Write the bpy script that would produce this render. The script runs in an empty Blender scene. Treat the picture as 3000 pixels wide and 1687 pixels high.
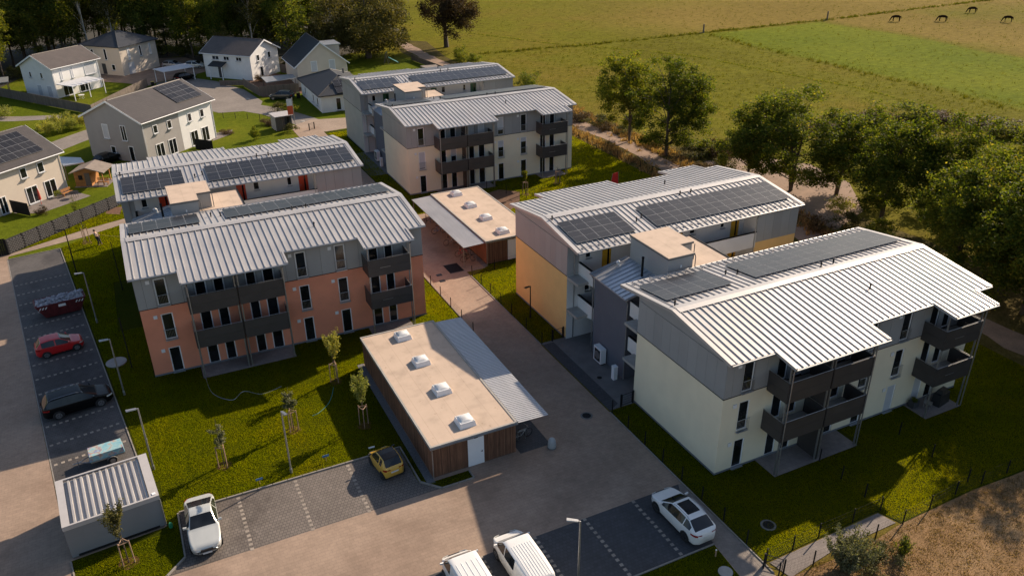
import bpy, math, random
import numpy as np
from mathutils import Matrix, Vector
random.seed(11); RNG = np.random.default_rng(11)
R = math.radians
SC = bpy.context.scene
COL = SC.collection
# ------------------------------------------------------------------ camera
cam = bpy.data.cameras.new('camera'); camo = bpy.data.objects.new('camera', cam); COL.objects.link(camo)
cam.sensor_width = 36.0; cam.lens = 28.444; cam.clip_start = 0.5; cam.clip_end = 4000
def cam_matrix(yaw, pitch, roll, loc):
    y, p, r = R(yaw), R(pitch), R(roll)
    fwd = Vector((math.sin(y)*math.cos(p), math.cos(y)*math.cos(p), -math.sin(p)))
    right = Vector((math.cos(y), -math.sin(y), 0)); up = right.cross(fwd)
    r2 = right*math.cos(r) + up*math.sin(r); u2 = -right*math.sin(r) + up*math.cos(r)
    m = Matrix((r2, u2, -fwd)).transposed().to_4x4(); m.translation = loc
    return m
camo.matrix_world = cam_matrix(25.733, 26.829, -0.631, (-30.175, -32.195, 35.319))
SC.camera = camo
# ------------------------------------------------------------------ world, sun, exposure
SUN_AZ, SUN_EL = 20.0, 29.6            # azimuth counter-clockwise from +x
w = bpy.data.worlds.new('World'); SC.world = w; w.use_nodes = True
nt = w.node_tree; nt.nodes.clear()
sky = nt.nodes.new('ShaderNodeTexSky'); sky.sky_type = 'NISHITA'; sky.sun_disc = False
sky.sun_elevation = R(SUN_EL); sky.sun_rotation = R(90 - SUN_AZ); sky.air_density = 1.0; sky.dust_density = 1.6; sky.ozone_density = 1.2
bg = nt.nodes.new('ShaderNodeBackground'); bg.inputs[1].default_value = 0.088
wo = nt.nodes.new('ShaderNodeOutputWorld')
nt.links.new(sky.outputs[0], bg.inputs[0]); nt.links.new(bg.outputs[0], wo.inputs[0])
sl = bpy.data.lights.new('sun', 'SUN'); sl.energy = 4.7; sl.angle = R(0.55); sl.color = (1.0, 0.82, 0.63)
so = bpy.data.objects.new('sun', sl); COL.objects.link(so)
sd = Vector((math.cos(R(SUN_AZ))*math.cos(R(SUN_EL)), math.sin(R(SUN_AZ))*math.cos(R(SUN_EL)), math.sin(R(SUN_EL))))
so.rotation_euler = sd.to_track_quat('Z', 'Y').to_euler(); so.location = sd*120
vs = SC.view_settings; vs.view_transform = 'Standard'; vs.look = 'None'; vs.gamma = 1.0; vs.exposure = 0.68; vs.use_curve_mapping = False
SC.cycles.max_bounces = 8; SC.cycles.transparent_max_bounces = 8; SC.cycles.use_denoising = True
# ------------------------------------------------------------------ materials
MATS = {}
def srgb(r, g, b):
    f = lambda c: (c/255/12.92) if c/255 <= .04045 else ((c/255+.055)/1.055)**2.4
    return (f(r), f(g), f(b))
def new_mat(name):
    m = bpy.data.materials.new(name); m.use_nodes = True; MATS[name] = m
    n = m.node_tree; b = n.nodes['Principled BSDF']
    return m, n, b
def N(n, typ, **kw):
    x = n.nodes.new(typ)
    for k, v in kw.items(): setattr(x, k, v)
    return x
def ramp(n, fac, stops):
    r = N(n, 'ShaderNodeValToRGB'); e = r.color_ramp.elements
    while len(e) < len(stops): e.new(.5)
    for i, (p, c) in enumerate(stops): e[i].position = p; e[i].color = (*c, 1)
    n.links.new(fac, r.inputs[0]); return r.outputs[0]
def noise(n, vec, scale, detail=4, rough=.55):
    t = N(n, 'ShaderNodeTexNoise'); t.inputs['Scale'].default_value = scale; t.inputs['Detail'].default_value = detail
    t.inputs['Roughness'].default_value = rough; n.links.new(vec, t.inputs['Vector']); return t.outputs[0]
def mixc(n, fac, a, b, typ='MIX'):
    m = N(n, 'ShaderNodeMix', data_type='RGBA', blend_type=typ)
    for s, v in ((0, fac), (6, a), (7, b)):
        if isinstance(v, (int, float)): m.inputs[s].default_value = v
        elif isinstance(v, tuple): m.inputs[s].default_value = (*v, 1)
        else: n.links.new(v, m.inputs[s])
    return m.outputs[2]
def bump(n, h, b, strength=.3, dist=.02):
    x = N(n, 'ShaderNodeBump'); x.inputs['Strength'].default_value = strength; x.inputs['Distance'].default_value = dist
    n.links.new(h, x.inputs['Height']); n.links.new(x.outputs[0], b.inputs['Normal'])
def sc(c, k): return tuple(min(1, max(0, v*k)) for v in c)
def mk(name, col, rough=.6, metal=0., var=.12, vscale=2., fine=0., fscale=40., bmp=0., bscale=40., spec=None, coat=0., island=0.):
    """plain surface: base colour with broad and fine variation in world space, light bump"""
    m, n, b = new_mat(name); pos = N(n, 'ShaderNodeNewGeometry').outputs['Position']
    c = ramp(n, noise(n, pos, vscale, 5), [(.3, sc(col, 1-var)), (.7, sc(col, 1+var))])
    if fine: c = mixc(n, fine, c, ramp(n, noise(n, pos, fscale, 3), [(.35, (.3, .3, .3)), (.65, (1, 1, 1))]), 'MULTIPLY')
    if island:
        rnd = N(n, 'ShaderNodeObjectInfo').outputs['Random']
        c = mixc(n, 1.0, c, ramp(n, rnd, [(0, (1-island,)*3), (1, (1, 1, 1))]), 'MULTIPLY')
    n.links.new(c, b.inputs['Base Color']); b.inputs['Roughness'].default_value = rough; b.inputs['Metallic'].default_value = metal
    if spec is not None: b.inputs['Specular IOR Level'].default_value = spec
    if coat: b.inputs['Coat Weight'].default_value = coat; b.inputs['Coat Roughness'].default_value = .05
    if bmp: bump(n, noise(n, pos, bscale, 4), b, bmp)
    return m
# facades
mk('render_terracotta', (.74, .275, .16), .85, var=.08, vscale=.6, bmp=.15, bscale=120)
mk('render_yellow', (.80, .50, .19), .85, var=.06, vscale=.6, bmp=.15, bscale=120)
mk('render_cream', (.80, .71, .52), .85, var=.05, vscale=.6, bmp=.15, bscale=120)
mk('render_white', (.66, .64, .62), .85, var=.06, vscale=.7, bmp=.15, bscale=120)
mk('render_grey_dark', (.13, .135, .16), .8, var=.08, vscale=.8)
mk('render_green_grey', (.42, .40, .34), .85, var=.06, vscale=.6)
mk('plinth', (.16, .17, .18), .8)
mk('panel_grey', (.33, .33, .325), .45, var=.05, vscale=.5, island=.10)
mk('panel_joint', (.03, .03, .035), .7)
mk('frame_white', (.80, .80, .80), .4, var=.03)
mk('frame_dark', (.05, .05, .055), .4, var=.03)
mk('vent_white', (.74, .74, .74), .5, var=.03)
mk('balcony_panel', (.055, .048, .046), .5, var=.12, vscale=1.2, island=.15)
mk('steel_galv', (.34, .34, .34), .42, .75, var=.15, vscale=5)
mk('steel_black', (.012, .012, .013), .7, var=.1, spec=.2)
mk('concrete', (.36, .34, .31), .85, var=.12, vscale=1.5, fine=.25, fscale=25, bmp=.15)
mk('concrete_dark', (.15, .145, .14), .85, var=.15, vscale=1.2, fine=.25, fscale=20)
mk('kerb', (.26, .235, .205), .85, var=.12, vscale=1.4, fine=.2)
mk('door_red', (.55, .05, .015), .4, var=.04); mk('door_yellow', (.62, .33, .02), .4, var=.04); mk('door_green', (.03, .10, .045), .4, var=.04)
mk('stair_wall', (.115, .12, .145), .8, var=.06, vscale=.8)
mk('zinc', (.42, .44, .47), .35, .6, var=.10, vscale=1.0)
mk('blind', (.50, .51, .53), .6, var=.04)
def roof_metal(name, col, rough):
    m, n, b = new_mat(name); pos = N(n, 'ShaderNodeNewGeometry').outputs['Position']
    mp = N(n, 'ShaderNodeMapping'); mp.inputs['Scale'].default_value = (6, .35, 1); n.links.new(pos, mp.inputs[0])
    s = noise(n, mp.outputs[0], 1.0, 5); g = noise(n, pos, .35, 4)
    c = mixc(n, .5, ramp(n, s, [(.3, sc(col, .82)), (.7, sc(col, 1.08))]), ramp(n, g, [(.3, sc(col, .86)), (.7, sc(col, 1.06))]))
    n.links.new(c, b.inputs['Base Color']); b.inputs['Metallic'].default_value = .3
    n.links.new(ramp(n, g, [(.3, (rough-.06,)*3), (.7, (rough+.1,)*3)]), b.inputs['Roughness'])
    return m
roof_metal('roof_metal', (.455, .435, .42), .48)
roof_metal('canopy_metal', (.46, .46, .47), .45)
def flat_roof():
    m, n, b = new_mat('flat_roof'); pos = N(n, 'ShaderNodeNewGeometry').outputs['Position']
    col = (.50, .385, .295)
    c = ramp(n, noise(n, pos, .9, 6), [(.25, sc(col, .80)), (.5, col), (.75, sc(col, 1.08))])
    st = noise(n, pos, 3.2, 4, .7)
    c = mixc(n, 1, c, ramp(n, st, [(.62, (1, 1, 1)), (.72, (.74, .70, .66))]), 'MULTIPLY')
    # lap seams of the bitumen sheets run across the roof
    mp = N(n, 'ShaderNodeSeparateXYZ'); n.links.new(pos, mp.inputs[0])
    f = N(n, 'ShaderNodeMath', operation='MULTIPLY'); f.inputs[1].default_value = .93; n.links.new(mp.outputs[0], f.inputs[0])
    fr = N(n, 'ShaderNodeMath', operation='FRACT'); n.links.new(f.outputs[0], fr.inputs[0])
    c = mixc(n, 1, c, ramp(n, fr.outputs[0], [(0, (.80, .78, .76)), (.02, (1, 1, 1)), (.97, (1, 1, 1)), (1, (.84, .82, .80))]), 'MULTIPLY')
    n.links.new(c, b.inputs['Base Color']); b.inputs['Roughness'].default_value = .9
    bump(n, noise(n, pos, 60, 3), b, .25, .01)
flat_roof()
def solar():
    m, n, b = new_mat('solar_cell'); pos = N(n, 'ShaderNodeTexCoord').outputs['Object']
    se = N(n, 'ShaderNodeSeparateXYZ'); n.links.new(pos, se.inputs[0])
    rnd = N(n, 'ShaderNodeObjectInfo').outputs['Random']
    base = ramp(n, rnd, [(0, (.018, .018, .021)), (1, (.032, .031, .033))])
    g = None
    for ax, k in ((0, 5.6), (1, 11.6)):
        f = N(n, 'ShaderNodeMath', operation='MULTIPLY'); f.inputs[1].default_value = k; n.links.new(se.outputs[ax], f.inputs[0])
        fr = N(n, 'ShaderNodeMath', operation='FRACT'); n.links.new(f.outputs[0], fr.inputs[0])
        l = ramp(n, fr.outputs[0], [(0, (1, 1, 1)), (.035, (0, 0, 0))])
        g = l if g is None else mixc(n, 1, g, l, 'LIGHTEN')
    c = mixc(n, g, base, (.085, .085, .088))
    n.links.new(c, b.inputs['Base Color']); b.inputs['Roughness'].default_value = .30; b.inputs['Specular IOR Level'].default_value = .25
solar()
mk('panel_frame', (.42, .42, .42), .45, .4); mk('panel_rail', (.20, .20, .21), .45, .6)
def glass(name, col, rough=.06):
    m, n, b = new_mat(name); pos = N(n, 'ShaderNodeNewGeometry').outputs['Position']
    c = ramp(n, noise(n, pos, .7, 2), [(.35, sc(col, .5)), (.65, sc(col, 1.4))])
    n.links.new(c, b.inputs['Base Color']); b.inputs['Roughness'].default_value = rough; b.inputs['IOR'].default_value = 1.5
glass('glass', (.012, .014, .016)); glass('glass_car', (.016, .019, .022), .04); glass('glass_green', (.03, .045, .05))
mk('curtain', (.40, .36, .30), .9)
# wood
def wood(name, a, b_, island=.5):
    m, n, b = new_mat(name); pos = N(n, 'ShaderNodeNewGeometry').outputs['Position']
    mp = N(n, 'ShaderNodeMapping'); mp.inputs['Scale'].default_value = (22, 22, 1.2); n.links.new(pos, mp.inputs[0])
    c = ramp(n, noise(n, mp.outputs[0], 1.0, 5), [(.3, a), (.7, b_)])
    rnd = N(n, 'ShaderNodeObjectInfo').outputs['Random']
    c = mixc(n, 1.0, c, ramp(n, rnd, [(0, (1-island,)*3), (1, (1.0, 1.0, 1.0))]), 'MULTIPLY')
    n.links.new(c, b.inputs['Base Color']); b.inputs['Roughness'].default_value = .75
wood('wood_slat', (.15, .065, .035), (.30, .15, .085)); wood('wood_cabin', (.36, .15, .04), (.52, .24, .07), .25)
wood('wood_stake', (.30, .18, .11), (.44, .29, .19), .3); wood('wood_fence', (.11, .085, .07), (.20, .16, .13), .3); wood('bark', (.05, .035, .025), (.12, .09, .065), .3)
wood('bark_birch', (.30, .27, .23), (.60, .56, .50), .2)
# tiles on the houses' roofs (used on the tile pieces; far slopes use the relief)
def tiles(name, col, sx=3.2, sy=2.6):
    m, n, b = new_mat(name); tc = N(n, 'ShaderNodeTexCoord').outputs['Object']
    br = N(n, 'ShaderNodeTexBrick'); br.inputs['Scale'].default_value = 1.0
    br.inputs['Color1'].default_value = (*sc(col, .85), 1); br.inputs['Color2'].default_value = (*sc(col, 1.15), 1); br.inputs['Mortar'].default_value = (*sc(col, .45), 1)
    br.inputs['Mortar Size'].default_value = .02; br.inputs['Brick Width'].default_value = .30; br.inputs['Row Height'].default_value = .36
    mp = N(n, 'ShaderNodeMapping'); n.links.new(tc, mp.inputs[0]); n.links.new(mp.outputs[0], br.inputs['Vector'])
    c = mixc(n, .5, br.outputs[0], ramp(n, noise(n, tc, .8, 5), [(.3, sc(col, .75)), (.7, sc(col, 1.2))]))
    n.links.new(c, b.inputs['Base Color']); b.inputs['Roughness'].default_value = .55
    bump(n, br.outputs['Fac'], b, -.5, .03)
tiles('tile_brown', (.066, .056, .051)); tiles('tile_dark', (.024, .026, .030)); tiles('tile_blue', (.036, .041, .051)); tiles('tile_taupe', (.095, .077, .067))
mk('roof_felt', (.20, .165, .14), .85, var=.15)
# ground
def paver(name, col, bw, bh, joint=.55, var=.10, msize=.012, rot=0., stain=None):
    m, n, b = new_mat(name); pos = N(n, 'ShaderNodeNewGeometry').outputs['Position']
    mp = N(n, 'ShaderNodeMapping'); mp.inputs['Rotation'].default_value = (0, 0, R(rot)); n.links.new(pos, mp.inputs[0])
    br = N(n, 'ShaderNodeTexBrick'); br.inputs['Scale'].default_value = 1.0
    br.inputs['Color1'].default_value = (*sc(col, 1-var), 1); br.inputs['Color2'].default_value = (*sc(col, 1+var), 1); br.inputs['Mortar'].default_value = (*sc(col, joint), 1)
    br.inputs['Mortar Size'].default_value = msize; br.inputs['Mortar Smooth'].default_value = .3
    br.inputs['Brick Width'].default_value = bw; br.inputs['Row Height'].default_value = bh
    n.links.new(mp.outputs[0], br.inputs['Vector'])
    c = mixc(n, 1, br.outputs[0], ramp(n, noise(n, pos, .28, 6, .6), [(.3, (.80, .79, .78)), (.7, (1.08, 1.08, 1.08))]), 'MULTIPLY')
    c = mixc(n, 1, c, ramp(n, noise(n, pos, 2.2, 5, .7), [(.35, (.88, .88, .88)), (.65, (1.05, 1.05, 1.05))]), 'MULTIPLY')
    if stain: c = mixc(n, 1, c, ramp(n, noise(n, pos, .11, 7, .65), [(.50, (1, 1, 1)), (.60, stain)]), 'MULTIPLY')
    n.links.new(c, b.inputs['Base Color']); b.inputs['Roughness'].default_value = .85
    bump(n, br.outputs['Fac'], b, -.35, .01)
paver('paver_tan', (.318, .230, .169), .40, .24, .80, .05, .012, 0, (.86, .84, .83))
paver('paver_grey', (.165, .140, .122), .24, .24, .50, .10, .02, 0, (.55, .53, .52))
paver('paver_anthracite', (.060, .061, .066), .24, .24, .75, .12, .02, 0)
paver('paver_slate', (.085, .078, .075), .24, .24, 1.35, .12, .02, -8.0, (.6, .6, .62))
paver('paver_path', (.33, .25, .19), .30, .15, .7, .08, .012, 8)
paver('paver_lane', (.22, .19, .165), .30, .20, .8, .08, .01, 20)
paver('patio', (.20, .17, .155), .4, .4, .7, .08, .01)
mk('stone_white', (.30, .255, .21), .85, var=.1, island=.25)
def grass(name, cols, broad=.18, fine=14., rough=.9, dry=None, bmp=.6):
    m, n, b = new_mat(name); pos = N(n, 'ShaderNodeNewGeometry').outputs['Position']
    c = ramp(n, noise(n, pos, broad, 6, .6), [(.28, cols[0]), (.5, cols[1]), (.72, cols[2])])
    f1 = noise(n, pos, fine, 3, .7); f2 = noise(n, pos, fine*.2, 5, .65)
    c = mixc(n, 1, c, ramp(n, f1, [(.3, (.62, .62, .6)), (.7, (1.25, 1.25, 1.2))]), 'MULTIPLY')
    c = mixc(n, 1, c, ramp(n, f2, [(.3, (.75, .77, .75)), (.7, (1.15, 1.13, 1.1))]), 'MULTIPLY')
    if dry: c = mixc(n, ramp(n, noise(n, pos, .7, 5, .7), [(.60, (0, 0, 0)), (.70, (1, 1, 1))]), c, dry)
    n.links.new(c, b.inputs['Base Color']); b.inputs['Roughness'].default_value = rough; b.inputs['Specular IOR Level'].default_value = .03
    bump(n, f1, b, bmp, .05)
    return m
grass('lawn', [(.030, .038, .002), (.042, .050, .002), (.060, .054, .004)], .12, 16., dry=None)
grass('lawn_garden', [(.075, .10, .006), (.10, .125, .008), (.135, .14, .012)], .10, 8.)
grass('dry_grass', [(.19, .115, .06), (.26, .165, .09), (.31, .21, .125)], .3, 9., bmp=1.0)
grass('verge', [(.065, .052, .018), (.095, .076, .024), (.13, .095, .04)], .25, 5., bmp=1.0)
mk('soil', (.15, .075, .04), .95, var=.3, vscale=3, fine=.5, fscale=15, bmp=.6, bscale=15)
mk('sand', (.27, .18, .125), .95, var=.22, vscale=.6, fine=.35, fscale=8, bmp=.5, bscale=6)
mk('gravel', (.17, .17, .175), .9, var=.3, vscale=9, fine=.5, fscale=30, bmp=.8, bscale=30)
mk('forest_floor', (.035, .028, .014), .95, var=.4, vscale=.6, fine=.5, fscale=4)
mk('mulch', (.10, .035, .015), .95, var=.4, vscale=8, bmp=.5, bscale=20)
def meadow():
    m, n, b = new_mat('meadow'); pos = N(n, 'ShaderNodeNewGeometry').outputs['Position']
    w1 = N(n, 'ShaderNodeTexNoise'); w1.inputs['Scale'].default_value = .05; w1.inputs['Detail'].default_value = 4; n.links.new(pos, w1.inputs['Vector'])
    wm = N(n, 'ShaderNodeVectorMath', operation='MULTIPLY_ADD'); wm.inputs[1].default_value = (7, 7, 0); n.links.new(w1.outputs[1], wm.inputs[0]); n.links.new(pos, wm.inputs[2])
    se = N(n, 'ShaderNodeSeparateXYZ'); n.links.new(wm.outputs[0], se.inputs[0])
    def step(val, a, bb):
        x = N(n, 'ShaderNodeMapRange'); x.clamp = True; x.inputs[1].default_value = a; x.inputs[2].default_value = bb; n.links.new(val, x.inputs[0]); return x.outputs[0]
    def mul(a, bb):
        x = N(n, 'ShaderNodeMath', operation='MULTIPLY'); n.links.new(a, x.inputs[0]); n.links.new(bb, x.inputs[1]); return x.outputs[0]
    X, Y = se.outputs[0], se.outputs[1]
    base = ramp(n, noise(n, pos, .028, 7, .62), [(.30, (.165, .145, .022)), (.48, (.20, .185, .026)), (.62, (.225, .175, .038)), (.75, (.27, .195, .065))])
    green = ramp(n, noise(n, pos, .04, 6), [(.3, (.155, .19, .02)), (.7, (.215, .23, .026))])
    brown = ramp(n, noise(n, pos, .03, 6), [(.3, (.235, .165, .055)), (.7, (.31, .215, .085))])
    pad = mul(mul(step(X, 107.5, 110.5), step(X, 150, 147)), step(Y, 139.5, 137.5))
    c = mixc(n, pad, base, green)
    c = mixc(n, mul(step(X, 148, 154), step(noise(n, pos, .02, 4), .30, .5)), c, brown)
    c = mixc(n, mul(mul(step(Y, 140, 142), step(Y, 220, 170)), step(X, 85, 120)), c, brown)
    near = mul(step(X, 60, 44), step(Y, 118, 60))
    f = N(n, 'ShaderNodeMath', operation='MULTIPLY'); n.links.new(near, f.inputs[0]); f.inputs[1].default_value = .5
    c = mixc(n, f.outputs[0], c, (.235, .165, .07))
    f1 = noise(n, pos, 4.0, 4, .75); f2 = noise(n, pos, .6, 5, .7)
    mp = N(n, 'ShaderNodeMapping'); mp.inputs['Rotation'].default_value = (0, 0, R(-25)); mp.inputs['Scale'].default_value = (.5, 2.2, 1); n.links.new(pos, mp.inputs[0])
    f3 = noise(n, mp.outputs[0], .8, 5, .7)
    for ff, lo, hi in ((f1, .66, 1.22), (f2, .78, 1.15), (f3, .72, 1.16)):
        c = mixc(n, 1, c, ramp(n, ff, [(.32, (lo,)*3), (.68, (hi,)*3)]), 'MULTIPLY')
    c = mixc(n, 1, c, (.74, .77, .46), 'MULTIPLY')
    n.links.new(c, b.inputs['Base Color']); b.inputs['Roughness'].default_value = .95; b.inputs['Specular IOR Level'].default_value = .02
    bump(n, f3, b, .8, .25)
meadow()
def leaf(name, cols, trans=.35, spec=.10, gain=(1.5, 1.45, .55), patch=False):
    m, n, b = new_mat(name); n.nodes.remove(b)
    g = N(n, 'ShaderNodeNewGeometry'); ob = N(n, 'ShaderNodeObjectInfo')
    c = ramp(n, g.outputs['Random Per Island'], [(0, cols[0]), (.55, cols[1]), (.9, cols[2]), (1, cols[3])])
    c = mixc(n, 1, c, ramp(n, ob.outputs['Random'], [(0, (.72, .76, .7)), (.5, (1, 1, 1)), (1, (1.22, 1.08, .9))]), 'MULTIPLY')
    if patch:
        pos = g.outputs['Position']
        c = mixc(n, 1, c, ramp(n, noise(n, pos, .35, 6, .62), [(.30, (.80, .86, .9)), (.5, (1, 1, 1)), (.72, (1.22, 1.06, 1.1))]), 'MULTIPLY')
        c = mixc(n, 1, c, ramp(n, noise(n, pos, 2.4, 4, .6), [(.34, (.90, .91, .92)), (.66, (1.07, 1.06, 1.05))]), 'MULTIPLY')
    d = N(n, 'ShaderNodeBsdfPrincipled'); d.inputs['Roughness'].default_value = .65; d.inputs['Specular IOR Level'].default_value = spec
    t = N(n, 'ShaderNodeBsdfTranslucent'); mx = N(n, 'ShaderNodeMixShader'); mx.inputs[0].default_value = trans
    tc = mixc(n, 1, c, gain, 'MULTIPLY')
    n.links.new(c, d.inputs['Base Color']); n.links.new(tc, t.inputs[0]); n.links.new(d.outputs[0], mx.inputs[1]); n.links.new(t.outputs[0], mx.inputs[2])
    n.links.new(mx.outputs[0], n.nodes['Material Output'].inputs[0])
leaf('leaf_green', [(.044, .068, .010), (.088, .120, .017), (.150, .165, .028), (.24, .20, .045)], .5, .12, (1.9, 1.75, .5))
leaf('leaf_dark', [(.042, .066, .016), (.088, .118, .026), (.15, .165, .036), (.23, .19, .055)], .5, .10, (2.2, 2.0, .6))
leaf('leaf_olive', [(.05, .054, .020), (.092, .092, .032), (.135, .125, .048), (.18, .155, .07)], .35)
leaf('leaf_silver', [(.10, .11, .06), (.17, .175, .10), (.25, .24, .15), (.33, .30, .20)], .35)
leaf('leaf_brown', [(.045, .030, .016), (.075, .048, .025), (.105, .07, .036), (.14, .095, .05)], .25)
leaf('leaf_yellow', [(.17, .20, .05), (.26, .28, .075), (.35, .34, .10), (.44, .38, .12)], .45)
leaf('blade', [(.06, .075, .006), (.10, .105, .008), (.14, .125, .014), (.19, .155, .03)], .4)
leaf('blade_dry', [(.17, .105, .055), (.24, .16, .09), (.32, .22, .13), (.40, .30, .19)], .35)
leaf('lawn_blade', [(.078, .100, .003), (.098, .118, .003), (.118, .132, .004), (.14, .138, .005)], .72, .0, (2.55, 2.4, .4), True)
# things
for nm, c, mt in (('paint_red', (.50, .012, .014), 0), ('paint_black', (.003, .003, .0035), 0), ('paint_silver', (.52, .53, .50), .25), ('paint_yellow', (.60, .36, .055), 0), ('paint_white', (.74, .73, .70), 0), ('paint_blue_black', (.012, .018, .022), 0), ('paint_grey', (.30, .31, .32), .3)):
    mk(nm, c, .32 if nm != 'paint_black' else .22, mt, var=.03, coat=.45 if nm != 'paint_black' else 0., spec=None if nm != 'paint_black' else .3)
mk('rubber', (.016, .016, .016), .8); mk('rim', (.32, .32, .33), .35, .8); mk('rim_dark', (.08, .08, .085), .4, .7); mk('plastic_black', (.018, .018, .019), .5)
mk('lamp_clear', (.60, .60, .58), .15); mk('lamp_red', (.28, .008, .008), .2); mk('plate', (.62, .62, .60), .5); mk('chrome', (.6, .6, .6), .18, 1.)
mk('skip_red', (.10, .010, .012), .6, var=.35, vscale=3); mk('rubble', (.33, .33, .36), .9, var=.4, vscale=5)
mk('tarp_blue', (.16, .36, .42), .55, var=.2); mk('red_fabric', (.60, .01, .015), .7); mk('green_plastic', (.02, .22, .10), .5); mk('blue_plastic', (.06, .17, .36), .5)
mk('horse', (.022, .013, .009), .95, spec=.0); mk('skin', (.45, .26, .18), .6); mk('cloth_dark', (.03, .028, .035), .9); mk('cloth_beige', (.30, .25, .20), .9); mk('hose_yellow', (.55, .40, .08), .5); mk('hair', (.03, .02, .015), .7)
mk('grey_sheet', (.42, .40, .39), .5, var=.05); mk('garage_grey', (.20, .205, .215), .6, var=.06, vscale=.8); mk('teal', (.03, .20, .19), .5); mk('orange_print', (.60, .10, .03), .6); mk('white_print', (.70, .70, .68), .6); mk('dome', (.74, .73, .70), .25, coat=.3); mk('bollard_grey', (.34, .35, .35), .8); mk('parasol_red', (.45, .05, .03), .8)
# ------------------------------------------------------------------ mesh builder
class MB:
    def __init__(s, T=None): s.v = []; s.f = []; s.T = T
    def add(s, vs, fs):
        o = len(s.v)
        s.v += [tuple(p) for p in vs]; s.f += [tuple(i+o for i in f) for f in fs]; return s
    def box(s, x0, x1, y0, y1, z0, z1):
        return s.add([(x0,y0,z0),(x1,y0,z0),(x1,y1,z0),(x0,y1,z0),(x0,y0,z1),(x1,y0,z1),(x1,y1,z1),(x0,y1,z1)],
                     [(3,2,1,0),(4,5,6,7),(0,1,5,4),(1,2,6,5),(2,3,7,6),(3,0,4,7)])
    def prism(s, poly, z0, z1):
        n = len(poly)
        return s.add([(x,y,z0) for x,y in poly]+[(x,y,z1) for x,y in poly],
                     [tuple(range(n-1,-1,-1)), tuple(range(n,2*n))]+[(i,(i+1)%n,n+(i+1)%n,n+i) for i in range(n)])
    def hull(s, a, b):
        """two rings of points joined: a (bottom, ccw) and b (top)"""
        n = len(a)
        return s.add(list(a)+list(b), [tuple(range(n-1,-1,-1)), tuple(range(n,2*n))]+[(i,(i+1)%n,n+(i+1)%n,n+i) for i in range(n)])
    def poly(s, pts): return s.add(pts, [tuple(range(len(pts)))])
    def tube(s, p0, p1, r0, r1=None, n=6, caps=True):
        r1 = r0 if r1 is None else r1
        p0, p1 = Vector(p0), Vector(p1); d = (p1-p0)
        if d.length < 1e-6: return s
        d.normalize(); a = d.orthogonal().normalized(); b = d.cross(a)
        vs = [p+ (a*math.cos(2*math.pi*i/n)+b*math.sin(2*math.pi*i/n))*r for p, r in ((p0, r0), (p1, r1)) for i in range(n)]
        fs = [(i,(i+1)%n,n+(i+1)%n,n+i) for i in range(n)]
        if caps: fs += [tuple(range(n-1,-1,-1)), tuple(range(n,2*n))]
        return s.add(vs, fs)
    def path(s, pts, r, n=6):
        for a, b in zip(pts, pts[1:]): s.tube(a, b, r, n=n)
        return s
    def lathe(s, prof, c=(0,0,0), n=16):
        vs = [(c[0]+r*math.cos(2*math.pi*i/n), c[1]+r*math.sin(2*math.pi*i/n), c[2]+z) for r, z in prof for i in range(n)]
        fs = [(k*n+i,k*n+(i+1)%n,(k+1)*n+(i+1)%n,(k+1)*n+i) for k in range(len(prof)-1) for i in range(n)]
        fs += [tuple(range(n-1,-1,-1)), tuple((len(prof)-1)*n+i for i in range(n))]
        return s.add(vs, fs)
    def mesh(s, name, mat, smooth=False, bevel=0):
        v = s.v; f = s.f
        if s.T:
            v = [s.T(p) for p in v]
            if getattr(s.T, 'flip', False): f = [tuple(reversed(q)) for q in f]
        me = bpy.data.meshes.new(name); me.from_pydata(v, [], f); me.update()
        for m in (mat if isinstance(mat, (list, tuple)) else [mat]): me.materials.append(MATS[m] if isinstance(m, str) else m)
        if smooth: me.shade_smooth()
        return me
    def build(s, name, mat, parent=None, smooth=False, **tags):
        return put(name, s.mesh(name, mat, smooth), parent, **tags)
def put(name, me, parent=None, loc=None, rz=None, **tags):
    o = bpy.data.objects.new(name, me); COL.objects.link(o)
    if parent is not None: o.parent = parent
    if loc is not None: o.location = loc
    if rz is not None: o.rotation_euler = (0, 0, rz)
    tag(o, **tags); return o
def tag(o, label=None, cat=None, group=None, kind=None):
    if label: o['label'] = label
    if cat: o['category'] = cat
    if group: o['group'] = group
    if kind: o['kind'] = kind
    return o
def thing(name, label, cat, loc=(0,0,0), rz=0., group=None):
    o = bpy.data.objects.new(name, None); COL.objects.link(o); o.empty_display_size = .2
    o.location = loc; o.rotation_euler = (0, 0, rz); tag(o, label, cat, group); return o
def dup(root, loc, rz=0., label=None, scale=None):
    def cp(o, par):
        c = o.copy(); COL.objects.link(c); c.parent = par
        for k in o.children: cp(k, c)
        return c
    c = cp(root, None); c.location = loc; c.rotation_euler = (0, 0, rz)
    if scale: c.scale = scale if isinstance(scale, tuple) else (scale,)*3
    if label: c['label'] = label
    return c
def sheet(name, pts, z, mat, kind='structure', grid=None, **kw):
    """flat polygon sheet, triangulated by blender's ngon handling"""
    return MB().poly([(x, y, z) for x, y in pts]).build(name, mat, kind=kind, **kw)
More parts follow.
